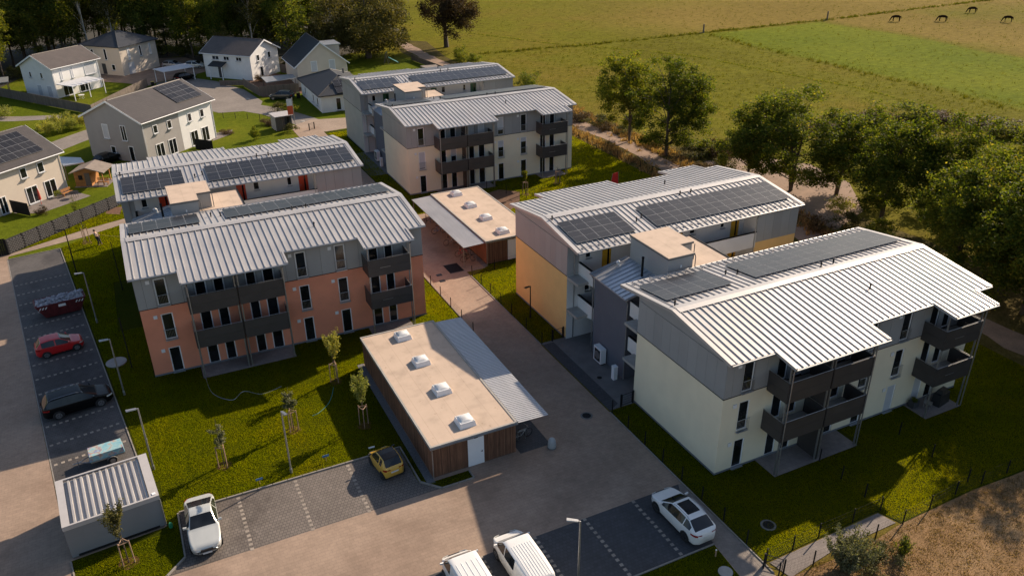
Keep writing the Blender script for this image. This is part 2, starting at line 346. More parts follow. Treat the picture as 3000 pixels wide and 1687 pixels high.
def kerb(pts, parent, z=.0, wd=.10, h=.10, name='kerb_stone', step=1.0, m='kerb'):
    """a line of kerb stones, each a piece of its own with a joint between"""
    for a, b in zip(pts, pts[1:]):
        a, b = Vector((*a, 0)), Vector((*b, 0)); L = (b-a).length; n = max(1, round(L/step)); d = (b-a)/n; u = d.normalized(); nn = Vector((-u.y, u.x, 0))
        key = 'kerb_%.2f_%.2f_%.2f' % (d.length, wd, h)
        me = bpy.data.meshes.get(key)
        if me is None:
            l = d.length-.015; c = .012
            me = MB().hull([(-l/2,-wd/2,-.05),(l/2,-wd/2,-.05),(l/2,wd/2,-.05),(-l/2,wd/2,-.05)], [(-l/2+c,-wd/2+c,h),(l/2-c,-wd/2+c,h),(l/2-c,wd/2-c,h),(-l/2+c,wd/2-c,h)]).mesh(key, m)
        for i in range(n):
            p = a+d*(i+.5)
            put(name, me, parent, loc=(p.x, p.y, z), rz=math.atan2(u.y, u.x))
# ------------------------------------------------------------------ the setting: ground
def tess(name, pts, z, mat, **kw): return sheet(name, pts, z, mat, **kw)
tess('meadow', [(-1500,-1500),(1500,-1500),(1500,1500),(-1500,1500)], -.03, 'meadow')
tess('garden_ground', [(-140,61),(30.5,61),(31,100),(30,118),(31,138),(24,152),(-10,158),(-140,160)], -.024, 'lawn_garden')
tess('forest_floor', [(-260,150),(-52,150),(-47,163),(-16,170),(-12,152),(2,146),(8,142),(16,152),(28,160),(40,180),(44,440),(-260,440)], -.018, 'forest_floor')
tess('track_verge', [(30.8,-60),(40,-60),(41,0),(46,12),(44,30),(50,42),(47,56),(41,62),(40.5,80),(39.5,98),(37.5,112),(37,140),(40,160),(34,166),(30,150),(30.5,120),(31.4,90),(31,60),(30.6,20)], -.024, 'verge')
tess('sand_heap_ground', [(38.5,27),(46,30),(52,38),(53,46),(48,53),(41,53.5),(38.6,42)], -.018, 'sand')
def ribbon(name, pts, wd, z, mat, wob=.25):
    L, Rr = [], []
    P = [Vector((*p, 0)) for p in pts]; Q = []
    for a, b in zip(P, P[1:]):
        n = max(2, int((b-a).length/2.0))
        Q += [a.lerp(b, i/n) for i in range(n)]
    Q.append(P[-1]); mb = MB()
    for i, p in enumerate(Q):
        t = (Q[min(i+1, len(Q)-1)]-Q[max(i-1, 0)]).normalized(); nn = Vector((-t.y, t.x, 0))
        L.append(p+nn*(wd/2+random.uniform(-wob, wob))); Rr.append(p-nn*(wd/2+random.uniform(-wob, wob)))
    for i in range(len(Q)-1): mb.poly([(q.x, q.y, z) for q in (Rr[i], Rr[i+1], L[i+1], L[i])])
    return mb.build(name, mat, kind='structure')
ribbon('dirt_track', [(33.0,-60),(33.6,0),(34.6,30),(35.0,52),(36.0,66),(35.4,80),(34.2,100),(33.4,120),(33.2,142),(34,170)], 3.1, -.010, 'sand', .3)
tess('dry_meadow', [(-1.6,-8.9),(3.9,-9.1),(7.2,-8.7),(14,-8.6),(17.3,-8.8),(31,-9.2),(31,-70),(-10,-70),(-5,-9.4)], -.010, 'dry_grass')
yard = tess('yard_paving', [(-70,-30),(-3.2,-30),(-2.35,-8.5),(-2.35,29.0),(-2.35,36.0),(.2,36.0),(.2,53),(-2.35,53),(-2.35,97),(-6.5,97),(-6.5,28),(-17,28),(-32,16),(-39,16),(-44.3,60.75),(-44.2,62.2),(-52,70),(-70,75)], 0., 'paver_tan')
# lane through the neighbouring houses
ribbon('lane', [(-60,86),(-46,97.5),(-38.6,106.5),(-31,114.5),(-22,119.5),(-13,118.5),(-7,110),(-3,99.5),(4,95.6),(12,95)], 4.6, -.012, 'paver_lane', .05)
tess('lane_court', [(-17,146),(-12.2,139),(-8.6,129),(-7.2,118),(-9,112),(-15.4,113.2),(-20,122),(-24.5,134),(-23,143)], -.008, 'paver_lane')
tess('lane_path', [(-60,131),(-47,124),(-40,122),(-39,124.5),(-46,127),(-60,134.5)], -.008, 'paver_lane')
# lawns of the estate
lawnA = tess('lawn_front', [(-32.2,12.15),(-17.6,12.15),(-17.6,8.05),(-16.55,6.9),(-14.3,6.9),(-14.3,7.75),(-17.05,7.75),(-17.05,23.9),(-10.3,24.1),(-6.6,24.1),(-6.6,62),(-32,70),(-33,77.3),(-44.6,67.5),(-44.0,62.6),(-37.0,65.2),(-36.2,63.6),(-39.3,61.6),(-33.75,15.9),(-33.0,11.3)], .004, 'lawn')
tess('lawn_corner', [(-38.3,10.7),(-33.1,11.2),(-32.25,12.1),(-32.25,8.0),(-33.35,6.95),(-36,4.5),(-37.4,3.8)], .004, 'lawn')
lawnB = tess('lawn_east', [(-2.3,9.2),(-2.3,-7.45),(6.9,-7.3),(7.4,-8.7),(14,-8.6),(17.3,-8.8),(30.6,-9.2),(30.6,20),(31,60),(31.2,93),(-2.3,93),(-2.3,53),(.2,53),(.2,36.3),(-2.3,34.9),(-2.3,19.95),(.0,19.95),(.0,9.2)], .004, 'lawn')
tess('lawn_south', [(-30,-5.0),(-3.95,-5.0),(-4.3,-8.5),(-4.9,-12),(-30,-12)], .004, 'lawn')
tess('footpath_north', [(-44.3,61.7),(-44.1,62.5),(-36.9,66.2),(-31,68.4),(-31,66.9),(-37,63.9)], .008, 'paver_path')
tess('footpath_south', [(-2.0,-7.55),(6.8,-7.4),(7.1,-8.5),(1.9,-8.5),(-1.7,-8.95)], .006, 'patio')
tess('side_walk', [(-2.62,.3),(-2.4,.3),(-2.4,-8.4),(-4.2,-8.4),(-3.92,-5.0),(-3.3,-1.0)], .004, 'paver_lane')
tess('soil_patch', [(-34.6,70.6),(-33,69.5),(-32.6,72.2),(-34.0,72.6)], .008, 'soil')
tess('sandy_bed', [(6.6,50.0),(9,49.2),(11.4,51.6),(12.8,54.4),(10.8,56.4),(7.4,55.4),(6.3,53)], .008, 'soil')
# parking areas and their marking stones
STONE = MB().hull([(-.11,-.11,0),(.11,-.11,0),(.11,.11,0),(-.11,.11,0)], [(-.10,-.10,.009),(.10,-.10,.009),(.10,.10,.009),(-.10,.10,.009)]).mesh('marking_stone', 'stone_white')
def stones(parent, p, q, sp, z=.004):
    p, q = Vector((*p, 0)), Vector((*q, 0)); n = round((q-p).length/sp); a = math.atan2((q-p).y, (q-p).x)
    for i in range(n+1):
        c = p.lerp(q, i/n)
        put('marking_stone', STONE, parent, loc=(c.x+random.uniform(-.015,.015), c.y+random.uniform(-.015,.015), z), rz=a+random.uniform(-.05,.05))
pl = tess('parking_west', [(-44.3,60.75),(-38.80,15.0),(-33.80,15.9),(-39.35,61.5)], .004, 'paver_slate')
for y in (53.34, 50.95, 48.5, 45.95, 43.4, 40.95, 38.42, 35.9, 33.4, 30.95, 28.5, 25.95, 23.4, 20.9):
    xl = -44.3+(60.75-y)*.1202
    stones(pl, (xl+.28, y+.04), (xl+4.6, y+.70), .46)
kerb([(-39.33,61.5),(-33.80,16.1)], pl, .0, .10, .06); kerb([(-44.3,60.8),(-38.85,15.4)], pl, -.03, .10, .045)
kerb([(-44.3,60.8),(-39.35,61.55)], pl, 0., .10, .06)
pf = tess('parking_front', [(-32.2,12.1),(-17.65,12.1),(-17.65,8.05),(-16.6,6.9),(-33.3,6.9),(-32.2,8.0)], .004, 'paver_grey')
for x in (-28.62, -24.98, -21.43): stones(pf, (x, 11.85), (x, 6.95), .41)
kerb([(-32.2,12.15),(-17.62,12.15),(-17.62,8.05),(-16.56,6.85),(-14.28,6.85),(-14.28,7.7)], pf, 0., .12, .10)
kerb([(-32.25,12.1),(-32.25,8.0),(-33.35,6.93),(-36.0,4.5)], pf, 0., .12, .10)
pr_ = tess('parking_east', [(-30,.33),(-2.62,.33),(-3.3,-1.0),(-3.92,-4.95),(-30,-4.95)], .002, 'paver_anthracite')
for x in (-16.7, -13.2, -9.73, -6.16): stones(pr_, (x, .25), (x, -4.7), .41, .002)
kerb([(-24,-4.98),(-3.92,-4.98)], pr_, 0., .10, .08); kerb([(-2.34,-8.3),(-2.34,9.1)], yard, 0., .10, .06); kerb([(-2.34,20),(-2.34,35)], yard, 0., .10, .06); kerb([(-6.55,24.3),(-6.55,40)], yard, 0., .10, .05)
kerb([(-38.3,10.65),(-37.4,3.8)], yard, 0., .10, .06)
tess('shed_paving', [(-10.4,7.75),(-8.05,7.75),(-8.05,24.0),(-10.4,24.0)], .006, 'paver_anthracite')
for i, (bx, by) in enumerate(((0,0),(.106,59.6),(-32.18,29.54))):
    x_ = -2.25 if i < 2 else .1
    tess('court_paving', [(bx+x_,by+9.3),(bx+18.3,by+9.3),(bx+18.3,by+20.2),(bx+x_,by+20.2)], .010, 'concrete_dark' if i else 'concrete_dark')
    if i < 2: tess('court_strip', [(bx-2.25,by+9.2),(bx-1.2,by+9.8),(bx-1.2,by+19.9),(bx-2.25,by+19.9)], .014, 'paver_anthracite')
tess('terrace_paving', [(-44.6,76.0),(-41.6,74.4),(-36.0,78.3),(-38.6,82.2)], -.008, 'patio')
tess('terrace_stone', [(-18.8,96.2),(-15.8,98.6),(-15.0,101.2),(-17.6,100.6)], -.008, 'patio')

tess('house_yard', [(-33.5,150.5),(-29,146.5),(-24.6,141.5),(-22.8,143.6),(-16.8,146.6),(-13.2,149.5),(-11,156),(-15,168),(-26,172),(-36,170),(-40,160)], -.012, 'sand')
tess('house_yard', [(-11.6,137.5),(-7.2,131.5),(-6.6,121.0),(.6,120.6),(2.0,126),(1.8,137),(-1,142),(-5.4,136.6)], -.006, 'soil')
tess('lane_front', [(-6.3,94.2),(-2.0,93.2),(4.5,93.8),(8,95),(4,99.6),(-2.5,101.4),(-6.0,99)], -.004, 'paver_path')
# ------------------------------------------------------------------ apartment slabs
SL = .13716; YR, ZR, YF, YB, EXT = 5.528, 9.762, -.604, 11.655, 1.81
X0, X1 = -.265, 23.241; WR, YW, YG = 23.035, 9.586, 11.28
S1, S2, S3, S4 = 3.192, 11.182, 17.277, 21.598; GAP = 29.483
FL = (0.06, 3.08, 6.09)
def rz_(y): return ZR-abs(y-YR)*SL
def grid_wall(mb, x0, x1, z0, z1, holes, y=0., depth=.15, s=1):
    xs = sorted({x0, x1, *[h[0] for h in holes], *[h[1] for h in holes]}); zs = sorted({z0, z1, *[h[2] for h in holes], *[h[3] for h in holes]})
    for a, b in zip(xs, xs[1:]):
        for c, d in zip(zs, zs[1:]):
            if any(h[0]-1e-6 <= a and b <= h[1]+1e-6 and h[2]-1e-6 <= c and d <= h[3]+1e-6 for h in holes): continue
            q = [(a,y,c),(b,y,c),(b,y,d),(a,y,d)]
            mb.poly(q if s > 0 else q[::-1])
    for a, b, c, d in holes:
        e = y+depth*s
        for q in ([(a,y,c),(a,y,d),(a,e,d),(a,e,c)], [(b,y,c),(b,e,c),(b,e,d),(b,y,d)], [(a,y,d),(b,y,d),(b,e,d),(a,e,d)], [(a,y,c),(a,e,c),(b,e,c),(b,y,c)]): mb.poly(q if s > 0 else q[::-1])
def window(par, T, x0, x1, z0, z1, y, s=1, rail=False, sill=True, blind=None, wm='frame_white', pane='glass', mull=False, fw=.085):
    """window frame with pane, sill, bar guard; s=+1 looks to -y, -1 looks to +y"""
    m = MB(T); ya, yb = (y, y+.06*s) if s > 0 else (y+.06*s, y)
    for a, b, c, d in ((x0,x0+fw,z0,z1),(x1-fw,x1,z0,z1),(x0+fw,x1-fw,z0,z0+fw),(x0+fw,x1-fw,z1-fw,z1)): m.box(a,b,ya,yb,c,d)
    if mull: m.box((x0+x1)/2-.035,(x0+x1)/2+.035,ya,yb,z0+fw,z1-fw)
    f = m.build('window', wm, par)
    yp = y+.035*s; MB(T).box(x0+fw-.01,x1-fw+.01,min(yp,yp+.01),max(yp,yp+.01),z0+fw-.01,z1-fw+.01).build('pane', pane, f)
    if blind:
        yq = y+.012*s; MB(T).box(x0+fw,x1-fw,min(yq,yq+.015*s),max(yq,yq+.015*s),z1-fw-(z1-z0-2*fw)*blind,z1-fw).build('blind', 'blind', f)
    if sill:
        yo, yi = y-.22*s, y+.02*s; MB(T).box(x0-.03,x1+.03,min(yo,yi),max(yo,yi),z0-.07,z0-.01).build('sill', 'zinc', f)
    if rail:
        g = MB(T); yo = y-.19*s; h = z0+.92
        g.tube((x0-.05,yo,h),(x1+.05,yo,h),.02,n=5); g.tube((x0-.05,yo,z0+.10),(x1+.05,yo,z0+.10),.015,n=4)
        for i in range(9):
            x = x0+(x1-x0)*i/8; g.tube((x,yo,z0+.10),(x,yo,h),.010,n=4)
        g.build('guard_rail', 'steel_galv' if wm == 'frame_white' else 'steel_black', f)
    return f
PANEL = None
def panel_mesh():
    a, b = 1.105, 1.715; m = MB()
    m.box(-a/2,a/2,-b/2,b/2,-.035,0)
    me = m.mesh('solar_panel', ['panel_frame','solar_cell'])
    # glazed face slightly proud of the frame, split at the half-cell bar
    vs = [tuple(v.co) for v in me.vertices]; fs = [tuple(p.vertices) for p in me.polygons]; mi = [0]*len(fs)
    for y0, y1 in ((-b/2+.012,-.008),(.008,b/2-.012)):
        o = len(vs); vs += [(-a/2+.012,y0,.003),(a/2-.012,y0,.003),(a/2-.012,y1,.003),(-a/2+.012,y1,.003)]; fs.append((o,o+1,o+2,o+3)); mi.append(1)
    me2 = bpy.data.meshes.new('solar_panel'); me2.from_pydata(vs, [], fs)
    for m_ in me.materials: me2.materials.append(m_)
    for p, k in zip(me2.polygons, mi): p.material_index = k
    return me2
PANEL = panel_mesh()
COLX = [(1.38,2.26),(12.13,13.0),(15.38,16.26)]
def slab(label, wall, base, mirror, door, blinds={}, skip_flues=()):
    bx, by, rot = base
    root = thing('apartment_building', label, 'apartment building', (bx, by, 0), R(rot))
    if mirror:
        T = lambda p: (p[0], GAP-p[1], p[2]); T.flip = True
    else: T = None
    # --- front wall, openings cut through
    holes = [(a,b,z,z+2.27) for a, b in COLX for z in FL] + [(a,b,z,z+2.27) for a, b in ((4.2,5.08),(5.6,6.42),(8.07,8.88),(9.4,10.32),(18.2,19.08),(19.6,20.4)) for z in FL]
    low = [h for h in holes if h[3] < 6]; up = [h for h in holes if h[2] > 6]
    m = MB(T); grid_wall(m, 0, WR, 0, 6.0, low)
    m.poly([(0,YW,0),(0,0,0),(0,0,6),(0,YW,6)]); m.poly([(WR,0,0),(WR,YG,0),(WR,YG,6),(WR,0,6)]); m.poly([(WR,YG,0),(18.3,YG,0),(18.3,YG,6),(WR,YG,6)])
    m.build('wall', wall, root)
    m = MB(T); grid_wall(m, 0, WR, 6.0, 8.92, up, .02)
    m.poly([(0.02,YW,6),(0.02,0,6),(.02,0,8.9),(.02,YR,9.55),(.02,YW,9.0)]); m.poly([(WR-.02,0,6),(WR-.02,YG,6),(WR-.02,YG,8.8),(WR-.02,YR,9.55),(WR-.02,0,8.9)]); m.poly([(WR,YG-.02,6),(18.3,YG-.02,6),(18.3,YG-.02,8.85),(WR,YG-.02,8.85)])
    m.build('upper_wall', 'panel_joint', root)
    MB(T).box(-.015,WR+.015,-.015,.0,0,.16).box(-.015,-.002,0,YW,0,.16).build('plinth', 'plinth', root)
    # --- cladding panels of the top storey
    cuts = [0,.58,1.30,2.34,3.3,4.12,5.16,5.52,6.5,7.2,7.99,8.96,9.32,10.4,11.3,12.05,13.08,14.2,15.3,16.34,17.4,18.12,19.16,19.52,20.48,21.6,WR]
    for a, b in zip(cuts, cuts[1:]):
        hit = [h for h in up if h[0] < b-.02 and h[1] > a+.02]
        z0 = 6.0 if not hit else hit[0][3]+.01
        MB(T).box(a+.008,b-.008,-.022,.012,z0+.01,8.72).build('facade_panel', 'panel_grey', root)
        if hit: MB(T).box(a+.008,hit[0][0],-.022,.012,6.01,hit[0][3]).box(hit[0][1],b-.008,-.022,.012,6.01,hit[0][3]).build('facade_panel', 'panel_grey', root)
    for i in range(10):
        a, b = i*.9586, (i+1)*.9586
        for xa, xb in ((-.022,.012),(WR-.012,WR+.022)):
            MB(T).box(xa,xb,a+.006,b-.006,6.01,8.56).build('facade_panel', 'panel_grey', root)
    MB(T).box(WR-.012,WR+.022,YW+.006,YG,6.01,8.56).build('facade_panel', 'panel_grey', root)
    for xa, xb in ((-.022,.012),(WR-.012,WR+.022)):
        g = [(-.02,8.60),(YW if xa < 1 else YG,8.60),(YW if xa < 1 else YG,rz_(YW if xa < 1 else YG)-.17),(YR,ZR-.17),(-.02,rz_(0)-.17)]
        MB(T).hull([(xa,y,z) for y, z in g], [(xb,y,z) for y, z in g]).build('gable_panel', 'panel_grey', root)
    for a in (18.3,19.25,20.2,21.14,22.09):
        MB(T).box(a+.006,a+.94,YG-.012,YG+.022,6.01,8.7).build('facade_panel', 'panel_grey', root)
    MB(T).box(0,1.1,YW-.01,YW+.02,6.01,8.75).build('facade_panel', 'panel_grey', root)
    MB(T).box(-.03,WR+.03,-.035,-.005,5.955,6.005).box(-.035,-.005,-.03,YW,5.955,6.005).box(WR+.005,WR+.035,-.03,YG,5.955,6.005).build('cladding_trim', 'steel_black', root)
    # --- windows of the front
    for ci, (a, b) in enumerate(COLX):
        for fi, z in enumerate(FL):
            window(root, T, a, b, z, z+2.27, .05, rail=fi > 0, blind=blinds.get((ci, fi)), sill=True)
            MB(T).box(a-.53,a-.25,-.06,-.022,z+1.98,z+2.26).build('vent_cover', 'vent_white', root)
    for a, b in ((4.2,5.08),(5.6,6.42),(8.07,8.88),(9.4,10.32),(18.2,19.08),(19.6,20.4)):
        for fi, z in enumerate(FL): window(root, T, a, b, z, z+2.27, .05, sill=False, blind=blinds.get((a, fi)))
    # --- balconies
    for a, b in ((3.50,7.10),(7.25,10.76),(17.64,21.25)):
        for z in (2.78, 5.80):
            bal = MB(T).box(a,b,-1.82,-.01,z,z+.16).build('balcony', 'concrete', root)
            for za, zb in ((z-.08,z+.66),(z+.67,z+1.40)):
                MB(T).box(a,b,-1.875,-1.845,za,zb).build('railing_panel', 'balcony_panel', bal)
                MB(T).box(a-.03,a,-1.84,-.05,za,zb).build('railing_panel', 'balcony_panel', bal)
                MB(T).box(b,b+.03,-1.84,-.05,za,zb).build('railing_panel', 'balcony_panel', bal)
            h = z+1.46
            MB(T).path([(a-.015,-.03,h),(a-.015,-1.86,h),(b+.015,-1.86,h),(b+.015,-.03,h)], .024).build('handrail', 'steel_galv', bal)
            if a > 12: MB(T).box(a+1.0,a+1.9,-1.892,-1.878,z+.62,z+.66).build('overflow_slot', 'steel_galv', bal)
        for x in (a+.06, b-.06):
            MB(T).box(x-.045,x+.045,-1.80,-1.71,.02,rz_(-1.75)-.20).build('balcony_post', 'steel_galv', root)
        MB(T).box(a-.05,b+.1,-1.95,0,-.05,.022).build('patio_slab', 'patio', root)
    MB(T).box(7.155,7.195,-1.8,-.02,5.98,rz_(-.9)-.2).build('privacy_screen', 'balcony_panel', root); MB(T).box(7.155,7.195,-1.8,-.02,2.96,5.7).build('privacy_screen', 'balcony_panel', root); MB(T).box(7.155,7.195,-1.8,-.02,.03,2.7).build('privacy_screen', 'balcony_panel', root)
    # --- roof: two slopes with the stepped eave over the balconies
    fp = [(X0,YR),(X0,YF),(S1,YF),(S1,YF-EXT),(S2,YF-EXT),(S2,YF),(S3,YF),(S3,YF-EXT),(S4,YF-EXT),(S4,YF),(X1,YF),(X1,YR)]
    bp = [(X0,YB),(X0,YR),(X1,YR),(X1,YB)]
    m = MB(T)
    for p in (fp, bp): m.hull([(x,y,rz_(y)-.15) for x, y in p], [(x,y,rz_(y)) for x, y in p])
    roof = m.build('roof', 'roof_metal', root)
    m = MB(T); n = 44; dx = (X1-X0-.9)/n
    for i in range(n+1):
        x = X0+.45+i*dx
        ye = YF-EXT if (S1+.05 < x < S2-.05 or S3+.05 < x < S4-.05) else YF
        for ya, yb in ((ye+.02, YR-.42),(YR+.42, YB-.02)):
            a, b, h = .038, .025, .072
            m.hull([(x-a,ya,rz_(ya)-.004),(x+a,ya,rz_(ya)-.004),(x+a,yb,rz_(yb)-.004),(x-a,yb,rz_(yb)-.004)], [(x-b,ya+.01,rz_(ya)+h),(x+b,ya+.01,rz_(ya)+h),(x+b,yb,rz_(yb)+h),(x-b,yb,rz_(yb)+h)])
    m.build('roof_seams', 'roof_metal', roof, kind='stuff')
    m = MB(T)
    for ya, yb in ((YR-.46,YR),(YR,YR+.46)):
        p = [(X0+.32,ya),(X1-.32,ya),(X1-.32,yb),(X0+.32,yb)]
        m.hull([(x,y,rz_(y)+.055) for x, y in p], [(x,y,rz_(y)+.085) for x, y in p])
    m.build('ridge_cap', 'roof_metal', roof)
    for xa, xb in ((X0-.04,X0+.30),(X1-.30,X1+.04)):
        m = MB(T)
        for ya, yb in ((YF-.01,YR),(YR,YB+.01)):
            p = [(xa,ya),(xb,ya),(xb,yb),(xa,yb)]
            m.hull([(x,y,rz_(y)+.012) for x, y in p], [(x,y,rz_(y)+.05) for x, y in p])
            q = (xa, xa+.025) if xa < 1 else (xb-.025, xb)
            p = [(q[0],ya),(q[1],ya),(q[1],yb),(q[0],yb)]
            m.hull([(x,y,rz_(y)-.17) for x, y in p], [(x,y,rz_(y)+.011) for x, y in p])
        m.build('verge_flashing', 'roof_metal', roof)
    for sx in (S1, S2, S3, S4):
        s = .12 if sx in (S1, S3) else -.12
        p = [(sx-.02*(1 if s > 0 else -1),YF-EXT),(sx+s,YF-EXT),(sx+s,YF+.1),(sx-.02*(1 if s > 0 else -1),YF+.1)]
        if s < 0: p = p[::-1]
        MB(T).hull([(x,y,rz_(y)+.006) for x, y in p], [(x,y,rz_(y)+.07) for x, y in p]).build('verge_flashing', 'roof_metal', roof)
    for a, b, y in ((X0,S1,YF),(S1,S2,YF-EXT),(S2,S3,YF),(S3,S4,YF-EXT),(S4,X1,YF),(X0,X1,YB)):
        o = -.06 if y < 5 else .06; MB(T).tube((a+.02,y+o,rz_(y)-.06),(b-.02,y+o,rz_(y)-.06),.06,n=8).build('gutter', 'steel_galv', roof)
    zt = rz_(YF-EXT)-.1
    for pts in [[(x,YF-EXT-.04,zt),(x,YF-EXT+.25,zt-.28),(x,-1.93,zt-.42),(x,-1.93,.05)] for x in (S1+.42, S2-.45, S4-.3)]+[[(.55,YB+.05,rz_(YB)-.1),(.62,YW+.1,8.3),(.62,YW+.1,.05)],[(18.1,YB+.05,rz_(YB)-.1),(18.1,YG+.12,8.4),(18.1,YG+.12,.05)]]:
        MB(T).path(pts, .045).build('downpipe', 'steel_galv', root)
    m = MB(T)                                                  # snow guard pipes along the gallery eave
    for d in (.42,.62):
        y = YB-d; m.tube((X0+.5,y,rz_(y)+.12),(X1-.5,y,rz_(y)+.12),.014,n=5)
    for i in range(30):
        x = X0+.75+i*.76; m.box(x-.02,x+.02,YB-.66,YB-.38,rz_(YB-.5)+.03,rz_(YB-.5)+.11)
    m.build('snow_guard', 'steel_galv', roof)
    # --- photovoltaic panels on the gallery slope
    ang = math.atan(SL)*(-1 if not mirror else 1)
    for x0, nc in ((.33,5),(8.08,13)):
        for c in range(nc):
            for r in range(2):
                y = 7.86+r*1.735; x = x0+.56+c*1.125; p = (x, y, rz_(y)+.175)
                if T: p = T(p)
                o = put('solar_panel', PANEL, roof, loc=p); o.rotation_euler = (ang, 0, 0)
        m = MB(T); xe = x0+nc*1.125
        for y in (7.3,8.4,9.05,10.15):
            m.tube((x0+.02,y,rz_(y)+.09),(xe-.02,y,rz_(y)+.09),.02,n=4)
        m.build('panel_rail', 'panel_rail', roof)
    for (x, y) in ((.40,6.15),(7.0,8.95),(7.75,8.55),(13.5,6.2),(14.7,6.2),(14.5,2.5)):
        if (x, y) in skip_flues: continue
        z = rz_(y); MB(T).lathe([(.07,-.02),(.055,.02),(.05,.26),(.085,.27),(.085,.33),(.05,.35),(.03,.42)], (x,y,z), 10).build('vent_pipe', 'steel_black', roof)
    # --- gallery side
    gh = [(12.28,12.85,7.3,8.2),(15.68,16.12,7.25,8.15),(1.72,2.24,7.25,8.1)]; gh += [(a,b,c-3.02,d-3.02) for a, b, c, d in gh]
    gd = [(3.32,4.22,6.02,8.17),(10.6,11.5,6.02,8.17),(16.84,17.80,6.02,8.2)]; gd += [(a,b,c-3.02,d-3.02) for a, b, c, d in gd]
    m = MB(T); grid_wall(m, 0, 18.3, 0, 8.92, gh+gd, YW, .12, -1); m.poly([(18.3,YG,0),(18.3,YW,0),(18.3,YW,8.9),(18.3,YG,8.9)]); m.build('gallery_wall', 'render_white', root)
    for a, b, c, d in gh: window(root, T, a, b, c, d, YW-.06, -1, fw=.05)
    for a, b, c, d in gd:
        o = MB(T).box(a,b,YW-.10,YW-.05,c,d).build('door', door, root); MB(T).box(a+.55,a+.72,YW-.05,YW-.042,c+.15,d-.15).build('door_glazing', 'glass', o); MB(T).tube((a+.12,YW-.02,c+1.05),(a+.26,YW-.02,c+1.05),.015).build('handle', 'chrome', o)
    for z in (2.72, 5.74):
        MB(T).box(.0,18.3,YW,YG,z,z+.22).build('gallery_floor', 'concrete', root)
        MB(T).box(10.4,18.3,YG-.06,YG+.08,z-.15,z+1.28).build('gallery_parapet', 'render_white', root)
        MB(T).box(10.36,18.34,YG-.09,YG+.11,z+1.28,z+1.32).build('parapet_cap', 'steel_black', root)
        e = [(1.05,YW,z-.12),(1.05,11.2,z-.12),(1.05,11.75,z+.05),(1.05,12.2,z+.05),(1.05,12.2,z+1.28),(1.05,YW,z+1.28)]
        MB(T).hull([(p[0]+.16,p[1],p[2]) for p in e], e).build('gallery_parapet', 'render_white', root); MB(T).box(1.02,1.24,YW,12.2,z+1.28,z+1.32).build('parapet_cap', 'steel_black', root)
        MB(T).box(1.2,4.2,YW,12.35,z,z+.2).build('gallery_floor', 'concrete', root)
    return root
BB, CC, AA = (0,0,0), (.106,59.6,-.387), (-32.18,29.54,-.194)
slab('near cream apartment building with long ribbed metal roof, right foreground', 'render_cream', BB, False, 'door_yellow', {(1,0):.0,(2,0):1.0,(18.2,0):1.})
slab('yellow ochre apartment building with solar roof, behind the near cream one', 'render_yellow', BB, True, 'door_yellow')
slab('terracotta apartment building with dark balconies, facing the front lawn', 'render_terracotta', AA, False, 'door_red')
slab('apartment building with red gallery doors, behind the terracotta one', 'render_terracotta', AA, True, 'door_red')
slab('cream apartment building with plants on its balconies, in the background row', 'render_cream', CC, False, 'door_green', {(0,1):.95,(1,2):.75,(1,1):.4,(8.07,2):.9,(5.6,1):.5,(9.4,2):.85,(2,1):.25})
slab('rearmost apartment building with green gallery doors and solar roof', 'render_green_grey', CC, True, 'door_green')
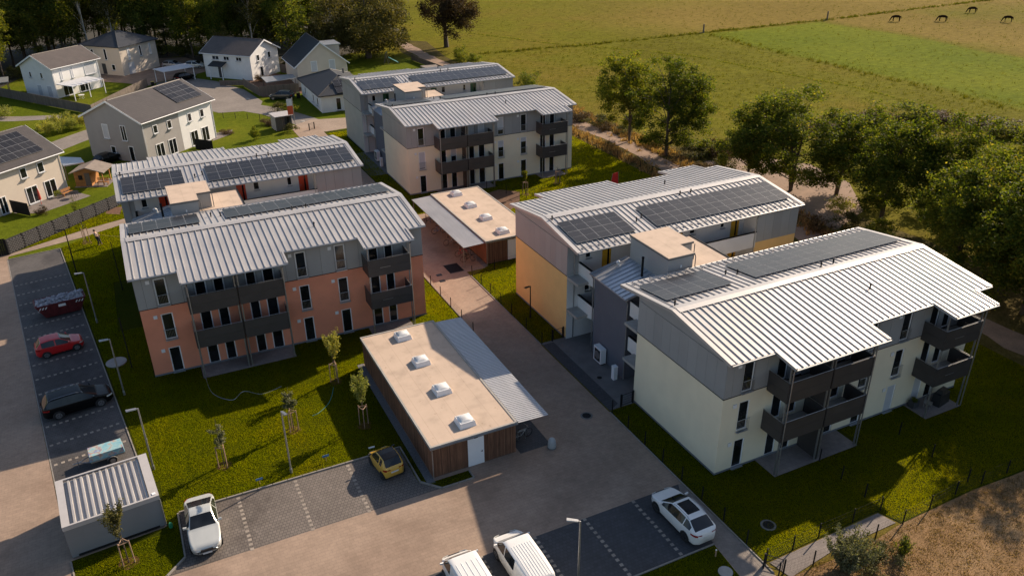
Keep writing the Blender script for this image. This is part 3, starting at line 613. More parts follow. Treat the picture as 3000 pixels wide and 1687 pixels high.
def core(label, base):
    bx, by, rot = base; root = thing('stair_tower', label, 'stair tower', (bx, by, 0), R(rot))
    zl = lambda x: 7.18+(x-.7)*.235
    a = [(1.0,12.45),(4.1,12.45),(4.1,17.2),(1.0,17.2)]
    MB().hull([(x,y,0) for x, y in a], [(x,y,zl(x)-.12) for x, y in a]).build('wall', 'stair_wall', root)
    p = [(.68,12.2),(4.15,12.2),(4.15,17.5),(.68,17.5)]
    r = MB().hull([(x,y,zl(x)-.11) for x, y in p], [(x,y,zl(x)) for x, y in p]).build('roof', 'zinc', root)
    m = MB()
    for i in range(11):
        y = 12.3+i*.51; q = [(.70,y-.03),(4.0,y-.03),(4.0,y+.03),(.70,y+.03)]
        m.hull([(x,yy,zl(x)-.002) for x, yy in q], [(x,yy,zl(x)+.055) for x, yy in q])
    m.build('roof_seams', 'zinc', r, kind='stuff')
    MB().tube((.66,12.25,zl(.66)-.05),(.66,17.45,zl(.66)-.05),.06,n=8).build('gutter', 'steel_galv', r)
    MB().path([(.72,12.4,7.05),(.93,12.36,6.7),(.93,12.36,.05)], .05).build('downpipe', 'steel_galv', root); MB().path([(.72,17.3,7.05),(.93,17.28,6.7),(.93,17.28,.05)], .05).build('downpipe', 'steel_galv', root)
    L = [(4.1,11.95),(6.35,11.95),(6.35,13.75),(7.6,13.75),(7.6,17.0),(4.1,17.0)]
    MB().prism(L, 0, 9.84).build('lift_shaft', 'panel_grey', root)
    o = .10; Lo = [(4.1-o,11.95-o),(6.35+o,11.95-o),(6.35+o,13.75-o),(7.6+o,13.75-o),(7.6+o,17.0+o),(4.1-o,17.0+o)]
    t = MB().prism(Lo, 9.84, 9.98).build('roof_edge', 'concrete_dark', root)
    MB().prism([(x+(.05 if x < 5 else -.05), y+(.05 if y < 15 else -.05)) for x, y in Lo], 9.98, 9.995).build('flat_roof', 'flat_roof', t)
    MB().box(7.6,10.3,11.98,17.5,0,8.36).box(6.35,7.6,11.98,13.75,0,8.36).build('landing_wall', 'render_white', root)
    t = MB().prism([(6.36,11.9),(10.4,11.9),(10.4,17.6),(7.61,17.6),(7.61,13.74),(6.36,13.74)], 8.37, 8.47).build('landing_roof', 'flat_roof', root)
    MB().box(10.36,10.46,11.9,17.6,8.36,8.53).build('roof_edge', 'steel_black', t)
    MB().path([(6.55,11.98,9.8),(6.55,11.9,9.6),(6.55,11.9,8.5)], .04).build('downpipe', 'concrete_dark', root); MB().path([(7.75,13.6,9.8),(7.75,13.6,8.5)], .04).build('downpipe', 'concrete_dark', root)
    MB().lathe([(.09,0),(.09,1.5),(.11,1.52),(.11,1.62),(.06,1.66)], (3.3,14.1,zl(3.3)-.02), 10).build('flue', 'steel_black', root)
    MB().path([(2.9,16.7,zl(2.9)),(2.9,16.7,zl(2.9)+.32),(2.75,16.65,zl(2.9)+.42),(2.6,16.6,zl(2.9)+.34)], .08, 8).build('vent_hood', 'vent_white', root)
    MB().box(5.2,5.32,11.9,11.95,9.0,9.2).build('wall_lamp', 'vent_white', root)
    # outdoor units at the stair wall
    return root
core('dark grey stair tower between the near cream and yellow ochre buildings', BB)
core('dark grey stair tower between the terracotta building and its rear twin', AA)
core('dark grey stair tower linking the two background buildings', CC)
def heat_pump(loc, label):
    t = thing('heat_pump', label, 'heat pump', loc, 0, 'outdoor heating units by the stair towers')
    MB().box(-.25,.25,-.55,.55,.12,1.45).build('casing', 'vent_white', t); MB().box(-.263,-.251,-.42,.40,.25,1.3).build('fan_grille', 'plastic_black', t); MB().box(-.2,.2,-.5,-.4,0,.12).box(-.2,.2,.4,.5,0,.12).build('foot', 'steel_black', t)
    MB().tube((-.27,0,.78),(-.262,0,.78),.36,n=20).build('fan_ring', 'steel_galv', t)
heat_pump((.62,15.4,.01), 'large white heat pump at the dark stair wall of the yellow building'); heat_pump((.72,75.0,.01), 'large white heat pump at the dark stair wall of the background block')
for loc, lb in (((.35,12.75,.01), 'narrow white cabinet at the dark stair wall of the yellow building'), ((.45,72.4,.01), 'narrow white cabinet at the stair wall of the background block')):
    t = thing('utility_cabinet', lb, 'cabinet', loc); MB().box(-.17,.17,-.19,.19,0,1.15).build('casing', 'vent_white', t); MB().box(-.19,.19,-.21,.21,1.15,1.19).build('lid', 'frame_white', t); MB().box(-.18,-.171,-.15,.15,.1,1.05).build('door', 'frame_white', t)
# ------------------------------------------------------------------ bicycle sheds and steel garage
SLAT = MB().box(-.034,.034,-.012,.012,0,2.28).mesh('slat', 'wood_slat')
def bike_shed(label, x0, x1, y0, y1, side, door_x, ends):
    """flat-roofed timber shed; side=+1 canopy on the right (+x), -1 on the left"""
    t = thing('bike_shed', label, 'shed', (x0, y0, 0)); W, D = x1-x0, y1-y0
    MB().box(.16,W-.16,.16,D-.16,0,2.33).build('wall', 'wood_fence', t)
    def slats(a, b, along, pos, skip=None):
        n = int((b-a)/.088)
        for i in range(n+1):
            c = a+(b-a)*i/n
            if skip and skip[0]-.03 < c < skip[1]+.03: continue
            if along == 'x': put('slat', SLAT, t, loc=(c, pos, .06))
            else: put('slat', SLAT, t, loc=(pos, c, .06), rz=math.pi/2)
    slats(.14, W-.14, 'x', .13, (door_x-x0, door_x-x0+1.17))
    slats(.20, D-.14, 'y', .13)
    d = MB().box(door_x-x0,door_x-x0+1.17,.10,.16,.03,2.25).build('door', 'frame_white', t)
    MB().box(door_x-x0+1.0,door_x-x0+1.04,.06,.10,1.0,1.12).tube((door_x-x0+1.02,.05,1.06),(door_x-x0+.90,.05,1.06),.012).build('handle', 'steel_black', d)
    MB().box(door_x-x0+.45,door_x-x0+.72,.02,.12,2.29,2.37).build('door_lamp', 'steel_black', t)
    r = MB().box(0,W,0,D,2.36,2.545).build('roof', 'zinc', t)
    for a, b, c, e in ((0,W,0,.14),(0,W,D-.14,D),(0,.14,.14,D-.14),(W-.14,W,.14,D-.14)): MB().box(a,b,c,e,2.547,2.60).build('roof_edge', 'concrete', r)
    MB().box(.14,W-.14,.14,D-.14,2.546,2.56).build('flat_roof', 'flat_roof', r)
    MB().box(-.03,W+.03,-.04,-.003,2.40,2.47).build('fascia_trim', 'steel_galv', r)
    for i in range(4):
        c = 1.55+i*(D-3.05)/3; q = W/2-.05+(.0 if side > 0 else -.35)
        s = MB().hull([(q-.60,c-.60,2.56),(q+.60,c-.60,2.56),(q+.60,c+.60,2.56),(q-.60,c+.60,2.56)], [(q-.52,c-.52,2.86),(q+.52,c-.52,2.86),(q+.52,c+.52,2.86),(q-.52,c+.52,2.86)]).build('skylight', 'frame_white', r)
        MB().hull([(q-.53,c-.53,2.86),(q+.53,c-.53,2.86),(q+.53,c+.53,2.86),(q-.53,c+.53,2.86)], [(q-.51,c-.51,2.93),(q+.51,c-.51,2.93),(q+.51,c+.51,2.93),(q-.51,c+.51,2.93)]).build('skylight_frame', 'vent_white', s)
        m = MB(); n = 8; g = lambda u, v: (q-.46+.92*u, c-.46+.92*v, 2.93+.20*(math.sin(math.pi*u)*math.sin(math.pi*v))**.6)
        for a in range(n):
            for b in range(n): m.poly([g(a/n,b/n), g((a+1)/n,b/n), g((a+1)/n,(b+1)/n), g(a/n,(b+1)/n)])
        m.build('skylight_dome', 'dome', s, smooth=True)
    # canopy of corrugated metal: waves run across
    xa, xb = (W+.10, W+2.40) if side > 0 else (-2.40, -.10)
    m = MB(); per = .205; n = int((D-.10)/per)*4
    def row(i):
        k, q = divmod(i, 4); return .05+(k+(0,.62,.70,.92)[q])*per, (.028,.028,-.022,-.022)[q]
    zi, zo = 2.44, 2.36
    for i in range(n):
        (ya, ha), (yb_, hb) = row(i), row(i+1)
        zx = (zi, zo) if side > 0 else (zo, zi)
        m.poly([(xa,ya,zx[0]+ha),(xb,ya,zx[1]+ha),(xb,yb_,zx[1]+hb),(xa,yb_,zx[0]+hb)])
    m.build('canopy', 'canopy_metal', t)
    xo = xb-.12 if side > 0 else xa+.12
    for c in (.4, D*.25, D*.5, D*.75, D-.4):
        MB().box(min(xa,xb)+.05,max(xa,xb)-.05,c-.04,c+.04,2.20,2.30).build('canopy_beam', 'wood_slat', t)
    for c in (.4, D-.4):
        if side < 0 or c > 1: MB().box(xo-.04,xo+.04,c-.04,c+.04,0,2.2).build('canopy_post', 'steel_galv', t)
    MB().tube((.10,-.03,2.35),(.10,-.03,.05),.04).build('downpipe', 'steel_galv', t)
    MB().box(-.42,.10,-.35,D+.2,-.02,.012).build('gravel_strip', 'gravel', t)
    for k in range(9):
        xm = (xa+xb)/2+(-.35 if side > 0 else .35); c = 1.2+k*(D-2.4)/8
        MB().path([(xm-.3,c,.012),(xm-.3,c,.75),(xm+.3,c,.75),(xm+.3,c,.012)], .022, 5).build('bike_stand', 'steel_galv', t)
    return t
bike_shed('near timber bike shed with four skylights beside the yellow two-seat car', -16.82, -10.53, 7.93, 23.75, 1, -14.17, 0)
bike_shed('rear timber bike shed with grey canopy, left of the yellow ochre building', .08, 6.12, 36.6, 52.2, -1, 2.62, 0)
def bicycle(loc, rz, label, col):
    t = thing('bicycle', label, 'bicycle', loc, rz, 'bicycles parked under the shed canopies')
    for x in (-.52,.52):
        m = MB(); n = 18
        for i in range(n): m.tube((x+.33*math.cos(2*math.pi*i/n),0,.34+.33*math.sin(2*math.pi*i/n)),(x+.33*math.cos(2*math.pi*(i+1)/n),0,.34+.33*math.sin(2*math.pi*(i+1)/n)),.022,n=4)
        w = m.build('wheel', 'rubber', t); m = MB()
        for i in range(8): m.tube((x,0,.34),(x+.31*math.cos(i*math.pi/4),0,.34+.31*math.sin(i*math.pi/4)),.004,n=3)
        m.build('spokes', 'steel_galv', w)
    MB().path([(-.52,0,.34),(-.12,0,.30),(.40,0,.72),(.52,0,.34)], .02).path([(.40,0,.72),(-.22,0,.80),(-.12,0,.30)], .02).path([(-.52,0,.34),(-.22,0,.80)], .015).build('frame', col, t)
    MB().hull([(-.36,-.07,.88),(-.12,-.03,.88),(-.12,.03,.88),(-.36,.07,.88)], [(-.36,-.06,.93),(-.12,-.02,.92),(-.12,.02,.92),(-.36,.06,.93)]).build('saddle', 'plastic_black', t)
    MB().path([(.40,0,.72),(.38,0,1.0)], .015).path([(.30,-.28,1.02),(.38,-.1,1.0),(.38,.1,1.0),(.30,.28,1.02)], .013).build('handlebar', 'steel_galv', t)
bicycle((-9.55,9.2,.01), .15, 'bicycle under the near shed canopy, closest to the parking yard', 'steel_galv')
for k, (y, c) in enumerate(((38.2,'steel_black'),(39.8,'paint_red'),(43.1,'steel_galv'),(46.6,'blue_plastic'),(49.9,'steel_black'))):
    bicycle((-1.2,y,.01), .1*(k % 3-1), 'bicycle under the rear shed canopy, %s from its near end' % ('first','second','third','fourth','fifth')[k], c)
# steel garage box in the front left
g = thing('steel_garage', 'grey steel container garage with corrugated roof, front left corner', 'garage', (-38.22, 10.79, 0), R(5.1))
GW, GD, GH = 5.28, 4.70, 2.45
MB().box(.03,GW-.03,.03,GD-.03,.12,GH-.25).build('wall', 'garage_grey', g); MB().box(.10,GW-.10,.10,GD-.10,-.02,.13).build('plinth', 'concrete_dark', g)
MB().box(0,GW,-.005,.03,GH-.30,GH-.01).build('fascia', 'grey_sheet', g)
MB().box(0,.012,.05,GD,GH-.30,GH-.01).build('fascia', 'grey_sheet', g)
for a, b, c, d in ((0,.42,0,GD),(GW-.52,GW,0,GD),(.42,GW-.52,0,.12),(.42,GW-.52,GD-.12,GD)): MB().box(a,b,c,d,GH-.05,GH).build('roof_border', 'grey_sheet', g)
m = MB(); n = 12; wd = (GW-.94)/n
for i in range(n):
    x = .42+i*wd; z0, z1 = GH-.24, GH-.10
    for (xa, za), (xb, zb) in (((x,z0),(x+wd*.45,z0)),((x+wd*.45,z0),(x+wd*.58,z1)),((x+wd*.58,z1),(x+wd*.87,z1)),((x+wd*.87,z1),(x+wd,z0))):
        m.poly([(xa,.10,za),(xb,.10,zb),(xb,GD-.10,zb),(xa,GD-.10,za)])
m.build('corrugated_roof', 'roof_metal', g)
MB().box(.4,4.9,-.012,.028,.10,.24).build('base_rail', 'steel_black', g); MB().box(GW-.36,GW-.16,.18,.38,GH,GH+.04).build('roof_hatch', 'frame_white', g); MB().tube((GW-.02,-.03,GH-.3),(GW-.02,-.03,.05),.035).build('downpipe', 'steel_galv', g)
o = MB().lathe([(.10,0),(.12,.1),(.11,.34),(.06,.40)], (0,0,0), 10).build('watering_can', 'green_plastic', label='green plastic watering can at the corner of the steel garage', cat='watering can'); o.location = (-32.75,11.0,0)
# ------------------------------------------------------------------ neighbouring houses
mk('house_white', (.74, .73, .71), .85, var=.05, vscale=.8); mk('house_beige', (.60, .52, .43), .85, var=.05, vscale=.8); mk('house_grey', (.33, .31, .295), .85, var=.05, vscale=.8)
def roof_slopes(root, L, W, ze, zr, ov, og, mat):
    """gable roof over 0..L x 0..W, ridge along x"""
    m = MB(); s = (zr-ze)/(W/2); zo = ze-ov*s
    for ya, yb, za, zb in ((-ov,W/2,zo,zr),(W/2,W+ov,zr,zo)):
        m.hull([(-og,ya,za),(L+og,ya,za),(L+og,yb,zb),(-og,yb,zb)], [(-og,ya,za+.2),(L+og,ya,za+.2),(L+og,yb,zb+.2),(-og,yb,zb+.2)])
    r = m.build('roof', mat, root)
    for xa, xb in ((-og-.03,-og),(L+og,L+og+.03)):
        m = MB()
        for ya, yb, za, zb in ((-ov,W/2,zo,zr),(W/2,W+ov,zr,zo)): m.hull([(xa,ya,za-.05),(xb,ya,za-.05),(xb,yb,zb-.05),(xa,yb,zb-.05)], [(xa,ya,za+.22),(xb,ya,za+.22),(xb,yb,zb+.22),(xa,yb,zb+.22)])
        m.build('bargeboard', 'frame_white', r)
    for y in (-ov-.06, W+ov+.06): MB().tube((-og,y,zo+.08),(L+og,y,zo+.08),.07,n=6).build('gutter', 'frame_white', r)
    m = MB()
    for i in range(int(L/.4)):
        x = i*.4; m.hull([(x,W/2-.11,zr+.17),(x+.38,W/2-.11,zr+.17),(x+.38,W/2+.11,zr+.17),(x,W/2+.11,zr+.17)], [(x,W/2-.05,zr+.27),(x+.38,W/2-.05,zr+.27),(x+.38,W/2+.05,zr+.27),(x,W/2+.05,zr+.27)])
    m.build('ridge_tiles', mat, r, kind='stuff')
    return r
def gable_body(root, L, W, ze, zr, mat, x0=0., x1=None, name='wall'):
    x1 = L if x1 is None else x1
    p = [(0,0),(W,0),(W,ze),(W/2,zr),(0,ze)]
    return MB().hull([(x0,y,z) for y, z in p], [(x1,y,z) for y, z in p]).build(name, mat, root)
def faces(L, W):
    left = lambda p: (p[1], W-p[0], p[2]); right = lambda p: (L-p[1], p[0], p[2])
    return {'F': None, 'L': left, 'R': right}
def wins(root, L, W, lst, dark=False):
    T = faces(L, W)
    for f, a, b, c, d, *o in lst:
        kind = o[0] if o else ''
        if kind == 'door':
            dd = MB(T[f]).box(a,b,-.05,.01,c,d).build('door', 'frame_dark', root); MB(T[f]).tube((b-.12,-.08,c+1.0),(b-.12,-.08,c+1.2),.015).build('handle', 'chrome', dd)
        elif kind == 'garage':
            MB(T[f]).box(a,b,-.04,.01,c,d).build('garage_door', 'blind', root)
        else: window(root, T[f], a, b, c, d, -.06, blind=1.0 if kind == 'shut' else None, mull=kind == 'mull', wm='frame_white')
def pv(root, x0, y0, nx, ny, zf, ang, land=False):
    """panels on a front slope (y rises to the ridge); zf(y) is the roof height"""
    px, py = (1.74, 1.13) if land else (1.13, 1.74)
    for i in range(nx):
        for j in range(ny):
            x, d = x0+(i+.5)*px, (j+.5)*py; y = y0+d*math.cos(ang)
            o = put('solar_panel', PANEL, root, loc=(x, y, zf(y)+.32)); o.rotation_euler = (ang, 0, math.pi/2 if land else 0)
            if land: o.rotation_euler = Matrix.Rotation(ang, 3, 'X').to_4x4().to_3x3().to_euler() if False else (Matrix.Rotation(ang, 3, 'X') @ Matrix.Rotation(math.pi/2, 3, 'Z')).to_euler()
def house(label, loc, rot, L, W, ze, zr, wall, roofm, wl, ov=.45, og=.4):
    h = thing('house', label, 'house', (loc[0], loc[1], -.02), R(rot)); gable_body(h, L, W, ze, zr, wall); r = roof_slopes(h, L, W, ze, zr, ov, og, roofm); wins(h, L, W, wl)
    MB().tube((L-.1,-.07,ze-.1),(L-.1,-.07,.05),.045).build('downpipe', 'frame_white', h); MB().tube((.1,-.07,ze-.1),(.1,-.07,.05),.045).build('downpipe', 'frame_white', h)
    return h, r
h2, r2 = house('grey and white double house with solar panels beside the green garden', (-28.34,88.6), 41.67, 14.0, 10.6, 5.95, 8.35, 'house_grey', 'tile_brown',
    [('F',1.9,2.75,3.8,5.0),('F',4.6,5.45,3.8,5.0),('F',8.7,9.5,3.8,5.0),('F',11.3,12.1,3.8,5.0),('F',1.8,3.3,.1,2.3,'mull'),('F',4.2,5.7,.1,2.3,'mull'),('F',8.7,10.2,.1,2.3,'mull'),('F',11.0,12.5,.1,2.3,'mull'),
     ('L',3.2,4.3,3.0,5.1,'shut'),('L',6.6,7.6,3.0,5.2,'mull'),('L',4.0,4.9,.9,2.0),('L',7.4,8.3,.1,2.3)])
MB().box(7.0,14.01,-.012,0,0.05,5.6).build('white_render', 'house_white', h2); MB().box(14.0,14.012,0,10.6,.05,5.6).build('white_render', 'house_white', h2)
S2_ = (8.35-5.95)/5.3; zf2 = lambda y: 5.95+y*S2_; pv(r2, 8.3, .9, 3, 4, zf2, math.atan(S2_), True)
h1, r1 = house('beige double house with a large solar array, cut by the left edge', (-49.1,72.6), 41.0, 14.0, 10.6, 5.2, 7.75, 'house_beige', 'tile_brown',
    [('F',8.2,9.1,3.4,4.7),('F',10.6,11.5,3.4,4.7),('F',8.3,9.9,.1,2.2,'mull'),('F',10.9,12.5,.1,2.2,'mull'),('F',4.6,5.6,.1,2.2,'mull')])
S1_ = (7.75-5.2)/5.3; zf1 = lambda y: 5.2+y*S1_; pv(r1, 5.6, .55, 4, 4, zf1, math.atan(S1_), True)
h3, r3 = house('white gabled house with a white glass pergola, far left', (-40.35,138.15), 40.4, 10.2, 8.06, 5.45, 7.4, 'house_white', 'tile_taupe',
    [('L',2.0,2.6,3.4,4.5),('L',4.9,5.5,3.4,4.5),('L',3.3,4.5,.1,2.2,'shut'),('L',5.8,7.1,.1,2.2,'shut'),('F',1.6,2.1,3.0,5.0,'shut'),('F',3.9,4.4,3.0,5.0,'shut'),('F',6.9,9.2,2.9,5.0,'shut'),('F',1.5,3.5,.1,2.2,'mull'),('F',5.0,7.4,.1,2.2,'mull')], .4, .45)
pg = thing('pergola', 'white glass-roofed pergola in front of the far left white house', 'pergola', (-40.1,137.3,0), R(40.4))
m = MB()
for i in range(7): m.box(.05+i*1.13,.13+i*1.13,-4.0,0,2.62,2.72)
m.build('rafter', 'frame_white', pg, kind='stuff'); MB().hull([(0,-4.1,2.58),(6.95,-4.1,2.58),(6.95,.05,2.78),(0,.05,2.78)], [(0,-4.1,2.61),(6.95,-4.1,2.61),(6.95,.05,2.81),(0,.05,2.81)]).build('roof_sheet', 'blind', pg)
for x in (.1,3.45,6.85): MB().box(x-.06,x+.06,-4.06,-3.94,0,2.6).build('post', 'frame_white', pg)
h5, r5 = house('white house with brown tiled roof and small dark porch at the lane', (-13.4,144.4), -47.1, 11.4, 9.0, 4.85, 7.05, 'house_white', 'tile_taupe',
    [('F',2.2,3.9,3.6,4.4,'mull'),('F',5.0,6.4,3.6,4.4,'mull'),('F',8.0,9.4,3.6,4.4,'mull'),('F',3.3,4.3,.1,2.2,'door'),('R',2.0,2.9,3.4,4.6),('R',5.6,6.5,3.4,4.6),('R',2.6,3.6,.2,2.2)], .4, .5)
po = MB().hull([(2.2,-1.7,2.55),(5.6,-1.7,2.55),(5.6,0,3.2),(2.2,0,3.2)], [(2.2,-1.7,2.67),(5.6,-1.7,2.67),(5.6,0,3.32),(2.2,0,3.32)]).build('porch_roof', 'tile_dark', h5)
for x in (2.4,5.4): MB().box(x-.07,x+.07,-1.6,-1.46,0,2.56).build('porch_post', 'frame_white', h5)
h6, r6 = house('beige house with steep dark roof, its gable facing the camera', (10.8,125.9), 90.0, 10.8, 9.6, 4.0, 7.9, 'house_beige', 'tile_dark',
    [('L',2.7,3.9,2.7,4.6,'shut'),('L',6.2,7.4,2.7,4.6,'shut')], .5, .35)
d = MB().box(3.0,7.5,.35,3.2,4.3,6.7).build('dormer', 'house_beige', h6); MB().box(2.8,7.7,.05,3.5,6.7,6.9).build('dormer_roof', 'zinc', d)
def hip(label, loc, rot, L, W, ze, zr, rl, wall, roofm, wl, ov=.5):
    h = thing('house', label, 'house', (loc[0], loc[1], -.02), R(rot)); MB().box(0,L,0,W,0,ze).build('wall', wall, h); wins(h, L, W, wl)
    a = [(-ov,-ov,ze-.05),(L+ov,-ov,ze-.05),(L+ov,W+ov,ze-.05),(-ov,W+ov,ze-.05)]; zt = ze+.12
    if L >= W: p, q = ((L-rl)/2,W/2,zr),((L+rl)/2,W/2,zr); F = [(4,5,9,8),(5,6,9),(6,7,8,9),(7,4,8)]
    else: p, q = (L/2,(W-rl)/2,zr),(L/2,(W+rl)/2,zr); F = [(4,5,8),(5,6,9,8),(6,7,9),(7,4,8,9)]
    r = MB().add(a+[(x,y,zt) for x, y, _ in a]+[p, q], [(3,2,1,0),(0,1,5,4),(1,2,6,5),(2,3,7,6),(3,0,4,7)]+F).build('roof', roofm, h)
    vs = [Vector((x,y,zt+.02)) for x, y, _ in a]; P, Q = Vector(p), Vector(q)
    for v, e in ((vs[0],P),(vs[1],Q if L >= W else P),(vs[2],Q),(vs[3],P if L >= W else Q)): MB().tube(v,e+Vector((0,0,.03)),.09,n=5).build('hip_tiles', roofm, r)
    return h, r
h4, r4 = hip('square house with dark blue pyramid roof near the wood', (-28.35,153.27), 43.0, 10.1, 9.8, 5.65, 8.0, .6, 'house_beige', 'tile_blue',
    [('L',2.2,2.9,3.2,5.0),('L',5.6,6.3,3.0,5.2),('L',4.4,5.4,.1,2.2,'door'),('L',7.0,7.9,1.0,2.2),('F',2.0,2.6,2.9,5.2,'shut'),('F',5.2,5.8,3.1,5.2),('F',8.0,8.5,3.0,5.2,'shut'),('F',1.6,3.2,.05,2.3,'garage')])
h7, r7 = hip('white bungalow with dark hipped roof behind the rear apartment building', (.32,104.65), 0., 9.0, 14.9, 2.85, 5.05, 5.6, 'house_white', 'tile_dark',
    [('F',2.5,3.4,.2,2.3),('L',3.0,3.8,.8,2.1),('L',9.0,9.8,.8,2.1),('L',12.0,12.9,.8,2.1)])
for i in range(3):
    for j in range(2):
        d_ = .7+j*1.75*.95; y = -.3+d_; o = put('solar_panel', PANEL, r7, loc=(3.4+i*1.14, y, 2.85+.25+(y+.5)*.49)); o.rotation_euler = (math.atan(.42), 0, 0)
MB().lathe([(.18,0),(.18,.7),(.26,.72),(.26,.80),(.12,.85)], (6.4,8.2,4.6), 10).build('chimney', 'concrete_dark', r7)
def flat_carport(name, label, cat, q, z, roofm, postm='frame_white', th=.14):
    t = thing(name, label, cat, (q[0][0], q[0][1], 0)); o = Vector((*q[0], 0)); P = [Vector((*p, 0))-o for p in q]
    ar = sum(P[i].x*P[(i+1) % 4].y-P[(i+1) % 4].x*P[i].y for i in range(4))
    if ar < 0: P = P[::-1]
    MB().hull([(p.x,p.y,z-th) for p in P], [(p.x,p.y,z) for p in P]).build('roof', roofm, t); c = sum(P, Vector())/4
    for p in P:
        v = p+(c-p)*.08; MB().box(v.x-.06,v.x+.06,v.y-.06,v.y+.06,0,z-th).build('post', postm, t)
    return t
flat_carport('carport', 'white carport at the lane, before the blue-roofed house', 'carport', [(-23.2,144.2),(-16.9,147.0),(-15.5,142.8),(-21.6,140.4)], 2.55, 'blind')
flat_carport('carport', 'carport with pale blue roof beside the white bungalow', 'carport', [(-5.5,126.6),(.3,126.4),(.3,123.0),(-5.5,121.6)], 2.5, 'zinc', 'wood_fence')
flat_carport('shelter', 'small blue-white shelter roof between beige house and log cabin', 'shelter', [(-39.5,90.9),(-36.6,88.9),(-36.2,86.4),(-38.7,86.0)], 2.1, 'zinc', 'wood_fence')
flat_carport('shelter', 'dark flat shelter roof by the dirt track behind the rear building', 'shelter', [(24.6,122.2),(27.8,121.9),(27.6,119.6),(24.8,119.6)], 2.4, 'roof_felt', 'wood_fence')
flat_carport('carport', 'grey carport at the left edge beside the far white house', 'carport', [(-56,150),(-48.5,150.5),(-48.2,145.5),(-55,144)], 2.5, 'zinc', 'wood_fence')
# log cabin
lc = thing('log_cabin', 'orange log cabin with grey roof at the hedge of the beige house', 'log cabin', (-37.6,82.9,0), R(-22))
p = [(0,0),(3.6,0),(3.6,2.0),(1.8,2.55),(0,2.0)]
for k in range(14): MB().box(.0,2.0,.0+.02*(k % 2),2.6,.14*k+.02,.14*k+.15).build('log', 'wood_cabin', lc)
MB().hull([(x,0.05,z) for x, z in ((.05,1.9),(3.6,1.9),(1.8,2.5))][::-1], [(x,2.5,z) for x, z in ((.05,1.9),(3.6,1.9),(1.8,2.5))][::-1]).build('gable', 'wood_cabin', lc)
for x in (3.5,): 
    for y in (.1,2.4): MB().box(x-.06,x+.06,y-.06,y+.06,0,1.95).build('post', 'wood_cabin', lc)
m = MB()
for xa, xb, za, zb in ((-.4,1.8,1.84,2.56),(1.8,4.0,2.56,1.84)): m.hull([(xa,-.5,za),(xb,-.5,zb),(xb,3.0,zb),(xa,3.0,za)], [(xa,-.5,za+.1),(xb,-.5,zb+.1),(xb,3.0,zb+.1),(xa,3.0,za+.1)])
m.build('roof', 'roof_felt', lc); MB().box(.5,1.0,-.03,0,.9,1.5).build('window', 'glass', lc); MB().box(1.3,1.95,-.03,0,.1,1.8).build('door', 'wood_fence', lc); MB().box(-.1,4.0,-.4,2.9,-.05,.03).build('floor', 'patio', lc)
# garden shed by the banner
gs = thing('garden_shed', 'pale garden shed with flat roof standing before the orange banner', 'shed', (-8.9,96.9,0), R(6))
for k in range(9): MB().box(k*.16,k*.16+.15,-.02,.02,0,2.1).build('board', 'wood_fence', gs)
MB().box(-.05,.0,0,2.5,0,2.2).build('side_wall', 'house_grey', gs); MB().box(2.55,2.6,0,2.5,0,2.2).build('side_wall', 'house_grey', gs); MB().box(0,2.55,2.45,2.5,0,2.25).build('rear_wall', 'house_grey', gs); MB().box(-.2,2.8,-.4,2.7,2.25,2.36).build('roof', 'grey_sheet', gs)
bn = thing('banner_mast', 'tall narrow orange and white advertising banner on a mast', 'banner', (-6.05,96.3,0), R(10))
MB().tube((0,0,0),(0,0,5.2),.05).build('mast', 'steel_galv', bn); MB().box(-.95,-.06,-.012,.012,2.55,3.9).build('orange_cloth', 'orange_print', bn); MB().box(-.95,-.06,-.012,.012,3.92,5.0).build('white_cloth', 'white_print', bn)
